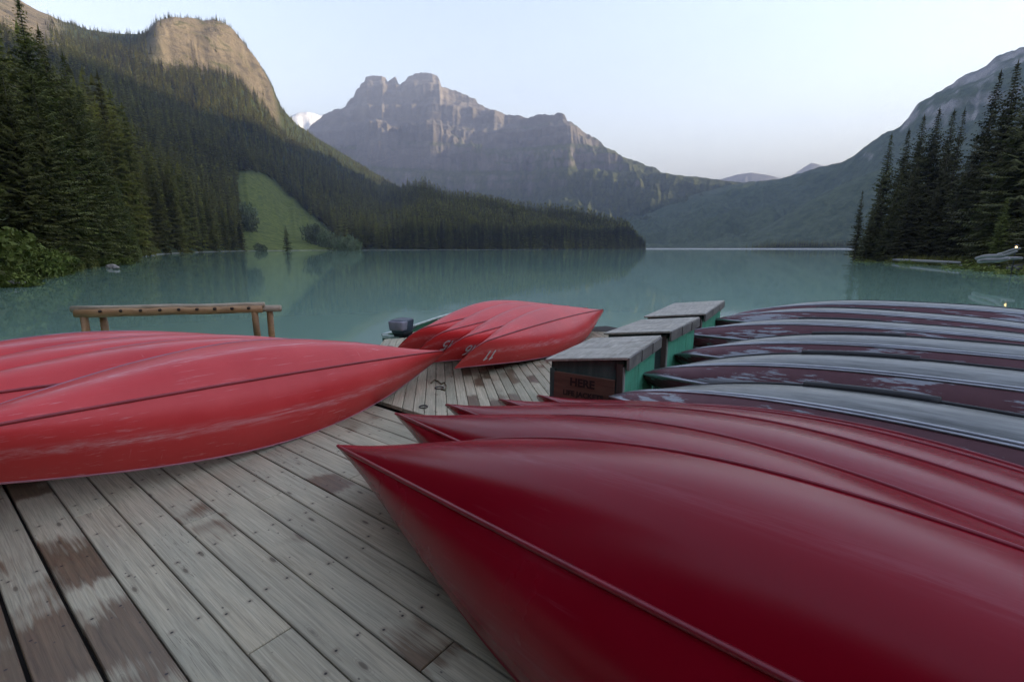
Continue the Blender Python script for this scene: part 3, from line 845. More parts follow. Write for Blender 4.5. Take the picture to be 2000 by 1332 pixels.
RIGHT = [
    (1686, 372, 104, 3, 'thin ragged snag of a spruce at the water end of the right point'),
    (1742, 262, 108, 1, 'slender spruce with a thin tip, second from the water on the right point'),
    (1776, 252, 110, 0, 'dark spruce close beside the slender tip on the right point'),
    (1806, 224, 112, 2, 'dense spruce left of the twin broad tops on the right point'),
    (1836, 210, 114, 2, 'left one of the two broad blunt tops in the middle of the right point'),
    (1862, 214, 118, 0, 'right one of the two broad blunt tops in the middle of the right point'),
    (1882, 214, 112, 3, 'thin spruce with forked tip next to the gap on the right point'),
    (1760, 330, 100, 0, 'low dense spruce filling the front of the right point near its tip'),
    (1724, 352, 101, 1, 'leaning spruce in front of the slender tip on the right point'),
    (1910, 262, 98, 0, 'spruce standing in the gap left of the tall ragged one'),
    (1946, 140, 92, 1, 'tall ragged spruce standing free against the blue mountain on the right'),
    (1990, 118, 84, 2, 'dark spruce touching the right edge of the picture'),
    (2050, 60, 76, 2, 'tall spruce at the far right, mostly cut by the picture edge'),
    (1928, 300, 88, 2, 'dense dark spruce below the tall ragged one'),
    (1795, 300, 96, 2, 'dark bushy spruce in the front row under the dense left top'),
    (1850, 290, 95, 0, 'dark bushy spruce in the front row under the twin tops'),
    (1890, 310, 92, 2, 'shadowy spruce in the front row below the forked tip'),
    (1975, 270, 78, 0, 'spruce behind the young bright tree near the right edge'),
    (1968, 385, 66, 3, 'young bright yellow-green tree above the driftwood on the right bank'),
    (2035, 330, 64, 2, 'dark spruce by the right edge above the driftwood pile'),
    (1820, 330, 120, 2, 'half hidden spruce deep in the right point'),
    (1870, 340, 125, 0, 'spruce hidden deep behind the front row of the right point'),
    (1706, 400, 99, 2, 'short full spruce at the foot of the leaning one near the tip of the point'),
    (1745, 385, 97, 2, 'short full spruce in the shore row below the slender tip'),
    (1785, 345, 93, 0, 'full spruce in the shore row below the dense left top'),
    (1832, 360, 90, 2, 'full shore spruce directly below the left broad top'),
    (1872, 370, 86, 2, 'full shore spruce directly below the right broad top'),
    (1905, 330, 105, 2, 'wide dark spruce closing the gap behind the forked tip'),
    (1940, 350, 80, 0, 'wide shore spruce left of the young bright tree'),
    (2000, 240, 90, 2, 'wide dark spruce behind the driftwood at the right edge'),
]
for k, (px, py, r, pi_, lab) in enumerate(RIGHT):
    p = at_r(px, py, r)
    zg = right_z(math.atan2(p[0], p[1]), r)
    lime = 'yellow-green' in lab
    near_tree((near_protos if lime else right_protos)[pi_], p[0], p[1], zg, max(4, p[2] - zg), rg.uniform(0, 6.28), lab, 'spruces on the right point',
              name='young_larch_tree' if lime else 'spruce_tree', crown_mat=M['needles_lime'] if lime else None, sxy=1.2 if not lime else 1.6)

# meadow tree
blade_mid = []
for k in range(5):
    V, F = spruce(90 + k, 20, (2.4, 2.0, 2.8, 2.2, 1.8)[k], 1.05, 6, 1.0, low=0.03)
    blade_mid.append((20, V, F))
mid_meshes = []
for k, (H, V, F) in enumerate(blade_mid):
    nv = len(V)
    # trunk as part of the same small mesh: eight-sided stem
    a = np.arange(6) * math.pi / 3
    ring0 = np.stack([.22 * np.cos(a), .22 * np.sin(a), np.full(6, -1.0)], 1); ring1 = np.stack([.05 * np.cos(a), .05 * np.sin(a), np.full(6, 17.0)], 1)
    Tq = [(nv + i, nv + (i + 1) % 6, nv + 6 + (i + 1) % 6, nv + 6 + i) for i in range(6)]
    me = mesh_np('mid_spruce', np.concatenate([V, ring0, ring1]), Tq, F, smooth=False)
    me.materials.append(M['needles_far'])
    mid_meshes.append((H, me))
def mid_tree(k, x, y, z, H, label, group, name='spruce_tree'):
    h0, me = mid_meshes[k]
    o = bpy.data.objects.new(name, me); link(o)
    s = H / h0
    o.location = (x, y, z - 0.3); o.scale = (s, s, s); o.rotation_euler = (0, 0, rg.uniform(0, 6.28))
    return props(o, label, 'tree', group)
p = at_r(557, 441, 372); zg = float(lookup(math.atan2(p[0], p[1]), 372)[0])
mid_tree(0, p[0], p[1], zg, p[2] - zg, 'lone small spruce standing in the grassy clearing by the water', None).scale.xy *= 1.7

# ---- forest candidates over the left hill
rs = np.random.RandomState(11)
def sample(n, az0, az1, tmax=1.06):
    az = rs.uniform(az0, az1, n); u = rs.rand(n)
    R0 = np.interp(az, AZ_L, R0L); RR = np.interp(az, AZ_L, RRL)
    r = np.sqrt(R0 ** 2 + u * ((R0 + tmax * (RR - R0)) ** 2 - R0 ** 2))
    z, t_, _ = lookup(az, r)
    z2 = lookup(az, r + 4)[0]
    return az, r, z, t_, (z2 - z) / 4, R0
az, r, z, tt_, slope, R0 = sample(52000, R(-50), R(15.15))
px = px_of_az(az)
md = meadow_mask(az, r, z)
keep = (md < 0.3) & (r - R0 > 3) & (tt_ < 1.05)
keep &= ~((slope > 0.95) & (rs.rand(len(az)) < 0.93))
wcl_ = sstep(320, 400, px) * (1 - sstep(548, 572, px)) * sstep(0.785, 0.81, tt_) * (1 - sstep(0.86, 0.90, tt_))
keep &= ~(wcl_ > rs.uniform(0.1, 1.25, len(az)))
sc_ = (1 - sstep(140, 215, px)) * sstep(0.60, 0.74, tt_)
keep &= ~(sc_ > rs.uniform(0.05, 0.9, len(az)))
# thinner and shorter towards the high slopes
keep &= rs.rand(len(az)) < np.where(px > 700, .80, 0.72 - 0.22 * tt_)
keep &= ~((r < 135) & (px < 300))
az, r, z, tt_, px, R0 = az[keep], r[keep], z[keep], tt_[keep], px[keep], R0[keep]
X, Y = r * np.sin(az), r * np.cos(az)
Ht = (31 - 14 * np.clip(tt_ * 1.15, 0, 1) * (px < 790)) * rs.uniform(0.60, 1.22, len(az)) * (1 - 0.45 * sstep(1215, 1256, px)) * (1 - 0.42 * sstep(0.80, 0.9, tt_) * (px < 800)) * (1 + 0.25 * fbm(X * .02, Y * .02, 3))
# front rows as individual trees
near_key = (r - R0) + 0.12 * r
order = np.argsort(near_key + rs.rand(len(az)) * 4)
front = order[:262]
mask = np.ones(len(az), bool); mask[front] = False
for i in front:
    right = px[i] > 640
    mid_tree(int(rs.randint(5)), X[i], Y[i], z[i], Ht[i], 'dark spruce in the shoreline stand on the long point right of the clearing' if right else 'dark spruce in the dense shoreline stand between the near left trees and the clearing',
             'spruces along the point right of the clearing' if right else 'spruces along the shore left of the clearing')
far_meshes = []
for k in range(4):
    V, F = blade_spruce(130 + k, 10, (1.15, .95, 1.35, 1.05)[k], 17, 5)
    me = mesh_np('far_spruce', V, None, F, smooth=False); me.materials.append(M['needles_far']); far_meshes.append(me)
protocol = bpy.data.collections.new('spruce_kinds')
for k, me in enumerate(far_meshes):
    protocol.objects.link(bpy.data.objects.new('far_spruce_kind', me))
def scatter(name, P, S, coll, nk, label=None):
    me = bpy.data.meshes.new(name)
    me.vertices.add(len(P)); me.vertices.foreach_set('co', np.asarray(P, np.float32).ravel())
    rot = np.zeros((len(P), 3), np.float32); rot[:, 2] = rs.uniform(0, 6.28, len(P)); rot[:, 0] = rs.randn(len(P)) * .02
    a = me.attributes.new('rot', 'FLOAT_VECTOR', 'POINT'); a.data.foreach_set('vector', rot.ravel())
    a = me.attributes.new('scl', 'FLOAT_VECTOR', 'POINT'); a.data.foreach_set('vector', np.asarray(S, np.float32).ravel())
    a = me.attributes.new('idx', 'INT', 'POINT'); a.data.foreach_set('value', rs.randint(0, nk, len(P)).astype(np.int32))
    ng = bpy.data.node_groups.new(name + '_scatter', 'GeometryNodeTree')
    ng.interface.new_socket('Geometry', in_out='INPUT', socket_type='NodeSocketGeometry')
    ng.interface.new_socket('Geometry', in_out='OUTPUT', socket_type='NodeSocketGeometry')
    gi, go = ng.nodes.new('NodeGroupInput'), ng.nodes.new('NodeGroupOutput')
    ip = ng.nodes.new('GeometryNodeInstanceOnPoints'); ci = ng.nodes.new('GeometryNodeCollectionInfo')
    ci.inputs['Collection'].default_value = coll; ci.inputs['Separate Children'].default_value = True; ci.inputs['Reset Children'].default_value = True
    def attr(n, t_):
        x = ng.nodes.new('GeometryNodeInputNamedAttribute'); x.data_type = t_; x.inputs['Name'].default_value = n
        return [s for s in x.outputs if s.enabled][0]
    ng.links.new(gi.outputs[0], ip.inputs['Points']); ng.links.new(ci.outputs[0], ip.inputs['Instance'])
    ip.inputs['Pick Instance'].default_value = True
    ng.links.new(attr('idx', 'INT'), ip.inputs['Instance Index'])
    ng.links.new(attr('rot', 'FLOAT_VECTOR'), ip.inputs['Rotation']); ng.links.new(attr('scl', 'FLOAT_VECTOR'), ip.inputs['Scale'])
    ng.links.new(ip.outputs[0], go.inputs[0])
    o = obj(name, me)
    md_ = o.modifiers.new('scatter', 'NODES'); md_.node_group = ng
    o['kind'] = 'stuff'
    if label: o['label'] = label
    return o
rest = np.where(mask)[0]
hs = Ht[rest] / 10
P_ = np.stack([X[rest], Y[rest], z[rest] - 0.3], 1)
S_ = np.stack([hs * rs.uniform(.9, 1.25, len(hs))] * 2 + [hs], 1)
scatter('forest', P_, S_, protocol, 4)
# the shore wood goes on to the left of the picture
a_, r_, z_, t2, _, R02 = sample(2600, R(-76), R(-49.5), .25)
kp = r_ - R02 > 6
h_ = rs.uniform(1.8, 3.0, kp.sum())
scatter('forest', np.stack([r_ * np.sin(a_), r_ * np.cos(a_), z_ - .3], 1)[kp], np.stack([h_ * 1.2, h_ * 1.2, h_], 1), protocol, 4)
# far spit and the lower slopes of the right mountain
n = 900
a_ = R(14) + (R(37) - R(14)) * rs.rand(n); pxa = px_of_az(a_); rr_ = rs.uniform(1068, 1190, n)
kp = rs.rand(n) < sstep(1440, 1540, pxa)
P_ = np.stack([rr_ * np.sin(a_), rr_ * np.cos(a_), 1 + 3 * sstep(1460, 1560, pxa)], 1)[kp]
h_ = rs.uniform(.9, 1.7, kp.sum())
scatter('forest', P_, np.stack([h_ * 1.2, h_ * 1.2, h_], 1), protocol, 4)

# unseen spruces added behind the dock to darken hull reflections
n = 300
a_ = R(105) + (R(285) - R(105)) * rs.rand(n); rr_ = rs.uniform(32, 95, n)
nl = 110; a_[:nl] = rs.uniform(R(188), R(284), nl); rr_[:nl] = rs.uniform(17, 40, nl)
kp = (np.arange(n) < nl) & ~((a_ > R(262)) & (rr_ < 30))
h_ = rs.uniform(1.3, 2.6, n); h_[:nl] = rs.uniform(2.1, 3.3, nl)
scatter('forest', np.stack([rr_ * np.sin(a_), rr_ * np.cos(a_), np.zeros(n) - .3], 1)[kp], np.stack([h_ * 1.5, h_ * 1.5, h_], 1)[kp], protocol, 4)

# ---- bushes
def bush_mesh(seed, n, mat, size=1.0, leaf=0.16):
    rg_ = np.random.RandomState(seed)
    c = rg_.randn(n, 3); c /= np.linalg.norm(c, axis=1)[:, None]
    c *= (0.45 + 0.55 * rg_.rand(n, 1) ** .5)
    lump = 1 + 0.35 * np.sin(c[:, :1] * 5 + seed) * np.cos(c[:, 1:2] * 4 + 2 * seed) + .2 * np.sin(c[:, 2:3] * 7)
    c = c * lump * np.array([1, 1, .8]) + np.array([0, 0, .62])
    d1 = rg_.randn(n, 3); d1 /= np.linalg.norm(d1, axis=1)[:, None]
    d2 = np.cross(d1, rg_.randn(n, 3)); d2 /= np.linalg.norm(d2, axis=1)[:, None]
    l = leaf * (0.6 + 0.8 * rg_.rand(n, 1))
    V = np.stack([c - d1 * l, c + d2 * l * .5, c + d1 * l, c - d2 * l * .5], 1).reshape(-1, 3) * size
    F = np.arange(4 * n).reshape(-1, 4)
    me = mesh_np('bush', V, F, smooth=False); me.materials.append(mat)
    return me
bushA = [bush_mesh(5, 1300, M['leaf'], leaf=.10), bush_mesh(6, 1300, M['leaf'], leaf=.09)]
bushB = [bush_mesh(7, 700, M['leaf_grey'], leaf=.13), bush_mesh(8, 700, M['leaf_grey'], leaf=.13)]
def bush(me, px, py, r, s, label, group, zfun, name='willow_bush', sz=1.0):
    v = ray(px, py); az_ = math.atan2(v[0], v[1])
    o = bpy.data.objects.new(name, me); link(o)
    o.location = (r * math.sin(az_), r * math.cos(az_), zfun(az_, r) - 0.15)
    o.scale = (s, s, s * sz); o.rotation_euler = (0, 0, rg.uniform(0, 6))
    return props(o, label, 'bush', group)
lz = lambda a, r_: float(lookup(a, r_)[0])
G1 = 'bushes on the near left bank'
for k, (px_, r_, s_, lab) in enumerate(((-40, 42, 2.0, 'big leafy bush cut by the left edge above the waterline'), (22, 45, 1.7, 'bright green bush right beside the left picture edge, over the pale stones'), (62, 48, 1.8, 'bright green rounded bush above the pale stones'), (98, 52, 1.6, 'bright green bush at the end of the leafy row on the left bank'),
                                      (130, 58, 1.0, 'low bush between the leafy row and the grassy lip'), (205, 74, 1.1, 'low olive bush at the foot of the smallest left spruces'), (235, 80, 1.3, 'rounded bush overhanging the water at the end of the left bank'), (-100, 38, 2.2, 'bush just left of the picture edge'), (20, 38, 1.0, 'low bush at the very waterline by the left edge'),
                                      (262, 84, .9, 'small bush at the tip of the left bank'))):
    bush(bushA[k % 2], px_, 500, r_, s_, lab, G1, lz)
G2 = 'pale deciduous bushes beside the clearing'
for k, (px_, py_, r_, s_) in enumerate(((598, 380, 520, 7), (612, 392, 500, 8), (630, 402, 480, 7), (648, 418, 460, 6), (664, 430, 440, 6), (680, 440, 425, 6), (694, 455, 405, 4.5), (604, 372, 540, 6), (622, 390, 515, 6), (690, 470, 388, 3.5), (672, 452, 420, 4.5), (472, 352, 520, 9), (480, 362, 500, 7), (505, 480, 362, 3), (515, 484, 360, 2.4))):
    bush(bushB[k % 2], px_, py_, r_, s_, 'pale grey-green leafy tree on the uphill edge of the grassy clearing' if px_ < 520 else 'pale grey-green leafy tree on the lower right edge of the grassy clearing', G2, lz, 'deciduous_tree', 1.7)['category'] = 'tree'
G3 = 'bushes along the right point'
for k, (px_, r_, s_, lab) in enumerate(((1672, 92, 1.2, 'low bush at the very tip of the right point'), (1700, 90, 1.4, 'rounded bush behind the tip of the right point'), (1735, 86, 1.2, 'low shore bush third from the tip of the right point'), (1775, 84, 1.3, 'low shore bush in the middle of the right point'), (1820, 80, 1.2, 'shore bush below the twin tops of the right point'),
                                     (1862, 74, 1.3, 'olive bush where the right shore meets the driftwood'), (1895, 68, 1.6, 'olive green bush left of the driftwood pile'), (1940, 62, 1.5, 'olive bush right behind the driftwood pile'), (1985, 56, 1.4, 'bush above the driftwood near the right edge'))):
    bush(bushA[k % 2], px_, 500, r_, s_, lab, G3, right_z, sz=.75)
# grass on both banks
def blades(n, fn, hmin, hmax):
    V, F = [], []
    for k in range(n):
        x, y, z_ = fn()
        a = rg.uniform(0, 6.28); h = rg.uniform(hmin, hmax); w = h * .16; lean = rg.uniform(-.4, .4) * h
        i = len(V)
        V += [(x - w * math.cos(a), y - w * math.sin(a), z_ - .05), (x + w * math.cos(a), y + w * math.sin(a), z_ - .05), (x + lean * math.sin(a), y - lean * math.cos(a), z_ + h)]
        F.append((i, i + 1, i + 2))
    return np.array(V), np.array(F)
def gl():
    a = R(rg.uniform(-47, -36)); r0 = float(np.interp(a, AZ_L, R0L)); r_ = r0 + 0.6 + 26 * rg.random() ** 1.5
    return r_ * math.sin(a), r_ * math.cos(a), lz(a, r_)
Lg = [];
azr = np.radians(np.random.RandomState(5).uniform(-48, -35.5, 9000)); r0 = np.interp(azr, AZ_L, R0L)
rr2 = r0 + 0.5 + 26 * np.random.RandomState(6).rand(9000) ** 1.5; z2 = lookup(azr, rr2)[0]
it = iter(zip(rr2 * np.sin(azr), rr2 * np.cos(azr), z2))
V, F = blades(9000, lambda: next(it), .25, .75)
o = obj('grass', mesh_np('grass', V, None, F, smooth=False), M['grass']); o['kind'] = 'stuff'
def gr():
    a = R(rg.uniform(34.9, 52)); r0_ = float(np.interp(a, AZ_R, R0R)); r_ = r0_ + 0.4 + 20 * rg.random() ** 1.6
    return r_ * math.sin(a), r_ * math.cos(a), right_z(a, r_)
V, F = blades(5000, gr, .25, .7)
o = obj('grass', mesh_np('grass', V, None, F, smooth=False), M['grass']); o['kind'] = 'stuff'

# rocks and driftwood
def rock_mesh(seed, mat):
    bm = bmesh.new(); bmesh.ops.create_icosphere(bm, subdivisions=2, radius=1.0)
    rg_ = np.random.RandomState(seed)
    for v in bm.verts:
        c = np.array(v.co); k = 1 + 0.25 * math.sin(c[0] * 3 + seed) * math.cos(c[1] * 4 + seed * 2) + rg_.randn() * .07
        v.co = Vector((c[0] * k, c[1] * k * .8, c[2] * k * .55))
    me = bpy.data.meshes.new('rock'); bm.to_mesh(me); bm.free(); me.materials.append(mat)
    return me
rk = [rock_mesh(2, M['rock']), rock_mesh(5, M['rock'])]; rp = [rock_mesh(3, M['palerock']), rock_mesh(8, M['palerock'])]
def rock(me, px_, py_, s, label, group, zup=0.15):
    q = at_z(px_, py_, WATER + zup)
    o = bpy.data.objects.new('shore_rock', me); link(o); o.location = q; o.scale = (s, s, s); o.rotation_euler = (0, 0, rg.uniform(0, 6))
    return props(o, label, 'rock', group)
GR = 'stones at the left waterline'
for k, (a_, b_, s_, lab) in enumerate(((40, 540, .7, 'largest pale stone at the waterline under the left bushes'), (30, 552, .5, 'pale stone below the largest one at the left waterline'), (55, 534, .4, 'small pale stone right of the largest one at the left waterline'), (218, 521, .55, 'grey stone at the water in front of the smallest left spruces'), (226, 523, .35, 'small stone beside the grey one below the smallest left spruces'))):
    rock(rp[k % 2], a_, b_, s_, lab, GR)
GR2 = 'dark rocks at the right waterline'
for k, (a_, b_, s_, lab) in enumerate(((1990, 524, .75, 'big dark rock under the driftwood at the right edge'), (1965, 520, .55, 'dark rock below the middle of the driftwood pile'), (1940, 519, .45, 'dark rock at the left foot of the driftwood pile'), (2005, 512, .7, 'dark rock above the big one at the right edge'), (1845, 515, .3, 'small pale stone at the waterline below the twin spruce tops'), (1980, 505, .5, 'dark rock behind the driftwood logs'), (1880, 519, .28, 'small stone at the waterline left of the driftwood'))):
    rock(rk[k % 2] if 'pale' not in lab else rp[0], a_, b_, s_, lab, GR2, .3)
GD = 'driftwood logs on the right bank'
for k, (a0, b0, a1, b1, r_, lab) in enumerate(((1908, 505, 1958, 497, .13, 'pale upper driftwood log pointing at the water'), (1912, 512, 1970, 505, .15, 'thick pale driftwood log, lowest of the pile'), (1925, 508, 1985, 492, .11, 'thin driftwood log slanting up towards the lamp'), (1940, 502, 1996, 506, .12, 'grey driftwood log lying across the right end of the pile'), (1950, 496, 1992, 486, .10, 'uppermost grey driftwood log beside the lamp'))):
    p0 = at_r(a0, b0, 48 + k * .5); p1 = at_r(a1, b1, 45 + k * .8)
    mb = MB(); ps = [p0 + (p1 - p0) * q + np.array([0, 0, .05 * math.sin(q * 5 + k)]) for q in np.linspace(0, 1, 6)]
    mb.tube(ps, [r_, r_ * 1.05, r_, r_ * .95, r_ * .85, r_ * .7], 8)
    props(mb.obj('driftwood_log', M['drift'], smooth=True), lab, 'log', GD)
# half sunk log along the right shore
p0 = at_r(1745, 507.5, 92); p1 = at_r(1875, 513, 72)
mb = MB(); mb.tube([p0 + (p1 - p0) * q for q in np.linspace(0, 1, 5)], [.16, .18, .17, .15, .12], 8)
props(mb.obj('driftwood_log', M['drift'], smooth=True), 'long grey log lying along the waterline of the right point', 'log')
# lamp on the right bank
lp = at_r(1985, 483, 52); zg = right_z(math.atan2(lp[0], lp[1]), 52)
lr = empty('path_lamp', (lp[0], lp[1], zg)); props(lr, 'small lit path lamp with a warm bulb above the driftwood', 'lamp')
MB().tube([(0, 0, -.2), (0, 0, lp[2] - zg - .12)], .035, 8).obj('post', M['black_steel'], lr)
MB().tube([(0, 0, lp[2] - zg + .12), (0, 0, lp[2] - zg + .2)], [.16, .03], 10).obj('lamp_shade', M['black_steel'], lr)
bm = bmesh.new(); bmesh.ops.create_uvsphere(bm, u_segments=12, v_segments=8, radius=.07)
me = bpy.data.meshes.new('bulb'); bm.to_mesh(me); bm.free()
e = NT('warm_bulb'); e.b.inputs['Emission Color'].default_value = (1, .62, .22, 1); e.b.inputs['Emission Strength'].default_value = 1.1
bo = obj('bulb', me, e.m, lr); bo.location = (0, 0, lp[2] - zg)

# ------------------------------------------------------------------ dock
dock = empty('dock'); props(dock, kind='structure')
U = np.array([-math.sin(R(52.1)), math.cos(R(52.1))]); N = np.array([U[1], -U[0]])     # board direction of the near deck and across it
N = np.array([math.cos(R(52.1)), math.sin(R(52.1))])
EDGE_N = 3.10
def in_poly(poly, a, d):
    """clip the line a+s*d by a convex polygon -> s range or None"""
    lo, hi = -1e9, 1e9
    n = len(poly)
    for i in range(n):
        p, q = np.array(poly[i]), np.array(poly[(i + 1) % n])
        e = q - p; nn = np.array([-e[1], e[0]])          # inside on the left
        den = nn @ d; num = nn @ (p - a)
        if abs(den) < 1e-9:
            if num > 0: return None
            continue
        s = num / den
        if den > 0: lo = max(lo, s)
        else: hi = min(hi, s)
    return (lo, hi) if hi - lo > .02 else None
prg = random.Random(21)
def plank(center, ang, length, width, z, color, tilt=0.0, thick=0.04):
    mb = MB().box((0, 0, 0), (length, width, thick), bev=0.004)
    o = mb.obj('plank', M['plank'], dock)
    o.location = (center[0], center[1], z - thick / 2)
    o.rotation_euler = (tilt, prg.uniform(-.0006, .0006), ang)
    o.color = (*color, 1)
    return o
def run(a, d, s0, s1, width, joints, stain, tone, green, z=0.0):
    cuts = [s0] + sorted(j for j in joints if s0 + .05 < j < s1 - .05) + [s1]
    ang = math.atan2(d[1], d[0])
    for c0_, c1_ in zip(cuts[:-1], cuts[1:]):
        c = a + d * (c0_ + c1_) / 2
        plank(c, ang, c1_ - c0_ - 0.006, width, z + prg.uniform(-.002, .002), (min(1, max(0, stain + prg.uniform(-.15, .15))), min(1, max(0, tone + prg.uniform(-.16, .16))), green), prg.uniform(-.006, .006))
# near deck: boards 0.19 m apart, joints where the photograph shows them
PITCHN = 0.1925
SEEN = {0.95: [3.20], 0.78: [1.91], 1.16: [1.29], 1.31: [3.12], 0.57: [3.83]}
NEARPOLY = [(-9.5, 3.0), (-9.5, -3.0), (7.0, -3.0), (7.0, 6.5)]
k = -18
while True:
    n0 = 0.295 + (k + .5) * PITCHN
    if n0 + PITCHN / 2 > EDGE_N + .02: break
    a = N * n0
    s0, s1 = -5.5, 7.2
    js = [j for key, v in SEEN.items() if abs(key - n0) < 0.095 for j in v]
    ph = prg.uniform(0, 3.6)
    if js: js += [js[0] - 3.66, js[0] + 3.66]
    else: js = [q for q in (ph - 5, ph - 1.4 - .3 * (k % 3), ph + 2.6, ph + 5.9)]
    stain, tone, gap = 0.47, .58, 0.007
    if k == -1: stain, tone, gap = 1.0, .30, 0.024
    elif k == -2: stain, tone = .95, .35
    elif k == 0: stain, tone = .80, .52
    elif k in (1,): stain = .5
    elif k in (3, 4): stain = .62
    elif k > 8: stain, tone = .62, .60
    run(a, U, s0, s1, PITCHN - gap, js, stain, tone, 0.15 if k < 10 else .5, 0.0)
    k += 1
# far deck, boards running out to the lake
FA = R(-8.7); FU = np.array([math.sin(FA), math.cos(FA)]); FN = np.array([math.cos(FA), -math.sin(FA)])
e0 = N * (EDGE_N + .006)
FARPOLY = [tuple(e0 + U * 4.9), tuple(e0 - U * 5.4), (8.6, 7.2), (3.45, 8.95), (2.06, 10.62), (-2.35, 8.7)]
k = -60
for k in range(-60, 110):
    a = FN * (k * 0.116)
    rng_ = in_poly(FARPOLY, a, FU)
    if not rng_: continue
    xm = a[0]
    pale = .78 if xm < 1.2 else .62
    eL, eR = in_poly(FARPOLY, a - FN * .055, FU), in_poly(FARPOLY, a + FN * .055, FU)
    if not eL or not eR: continue
    mid_s = (rng_[0] + rng_[1]) / 2; c_ = a + FU * mid_s
    vs = [(eL[0] - mid_s, .055), (eR[0] - mid_s, -.055), (eR[1] - mid_s, -.055), (eL[1] - mid_s, .055)]
    mb = MB().add([(x_, y_, -.02) for x_, y_ in vs] + [(x_, y_, .016) for x_, y_ in vs] + [(x_ + (.004 if x_ < 0 else -.004), y_ * .93, .02) for x_, y_ in vs],
                  [(3, 2, 1, 0), (8, 9, 10, 11)] + [(4 * q_ + i, 4 * q_ + (i + 1) % 4, 4 * q_ + 4 + (i + 1) % 4, 4 * q_ + 4 + i) for q_ in (0, 1) for i in range(4)])
    o = mb.obj('plank', M['plank'], dock)
    o.location = (c_[0], c_[1], -.02 + prg.uniform(-.002, .002)); o.rotation_euler = (prg.uniform(-.01, .01), 0, math.atan2(FU[1], FU[0]))
    o.color = (min(1, max(0, (.45 if xm < .3 else .68) + prg.uniform(-.15, .15))), min(1, pale + prg.uniform(-.16, .16)), .55, 1)
# structure under the boards
mb = MB()
def prism(poly, z0, z1):
    n = len(poly)
    vs = [(p[0], p[1], z0) for p in poly] + [(p[0], p[1], z1) for p in poly]
    fs = [tuple(range(n))[::-1], tuple(range(n, 2 * n))] + [(i, (i + 1) % n, n + (i + 1) % n, n + i) for i in range(n)]
    mb.add(vs, fs)
np_ = [tuple(N * (EDGE_N - .02) + U * 7.15), tuple(N * -3.25 + U * 7.15), tuple(N * -3.25 - U * 5.45), tuple(N * (EDGE_N - .02) - U * 5.45)]
cen = np.mean(np.array(FARPOLY), 0)
prism(np_, -0.38, -0.052)
prism([tuple(cen + (np.array(p) - cen) * .985) for p in FARPOLY], -0.36, -0.050)
mb.obj('dock_frame', plain('dark_dock_timber', (0.035, 0.028, 0.022), .9), dock)
for (a_, b_) in ((828, 795), (806, 793)):
    q = at_z(a_, b_, 0.008); bm = bmesh.new()
# iron ring and rope end
def torus(R_, r_, n=20, m=6):
    V = [((R_ + r_ * math.cos(2 * math.pi * j / m)) * math.cos(2 * math.pi * i / n), (R_ + r_ * math.cos(2 * math.pi * j / m)) * math.sin(2 * math.pi * i / n), r_ * math.sin(2 * math.pi * j / m)) for i in range(n) for j in range(m)]
    F = [(i * m + j, ((i + 1) % n) * m + j, ((i + 1) % n) * m + (j + 1) % m, i * m + (j + 1) % m) for i in range(n) for j in range(m)]
    return MB().add(V, F)
for (a_, b_, R_, lab) in ((827, 794, .042, 'small iron mooring ring lying on the pale far boards'), (858, 757, .05, 'iron mooring ring beside the rope near the numbered canoes')):
    o = torus(R_, .007).obj('mooring_ring', plain('rusty_iron', (.10, .085, .075), .7, .3), None, True); o.location = at_z(a_, b_, 0.009)
    props(o, lab, 'ring', 'iron rings on the far deck')
pts = [at_z(a_, b_, .012) for a_, b_ in ((842, 748), (848, 742), (856, 744), (862, 750), (868, 747), (872, 754), (868, 762), (862, 760))]
props(MB().tube(pts, .011, 6).obj('rope', plain('tan_rope', (.20, .16, .10), .9), None, True), 'short loose rope end on the boards below the numbered canoes', 'rope')

# ------------------------------------------------------------------ canoes
def hull_pt(S, s, th):
    a = abs(s); L, B, D, De, p_, q_, fore, nm_, rock_ = (S[k_] for k_ in ('L', 'B', 'D', 'De', 'p', 'q', 'fore', 'nm', 'rock'))
    g = D + (De - D) * a ** S['gs']
    w = B / 2 * max(0.0, 1 - a ** p_) ** q_
    e_ = min(1, max(0, (a - fore) / (1 - fore)))
    k_ = rock_ * a * a + (g - rock_ * a * a) * (1 - math.sqrt(max(0, 1 - e_ * e_)))
    ne_, fl_ = S['ne'], S['fl']
    n_ = ne_ + (nm_ - ne_) * (1 - a ** 1.6)
    sn, cs = math.sin(th), math.cos(th)
    y = w * math.copysign(abs(sn) ** (2 / n_), sn)
    zr_ = 1 - abs(cs) ** (2 / n_)
    return Vector((s * L / 2, y * (1 - fl_ * (1 - zr_)), k_ + (g - k_) * zr_ - 0.2))
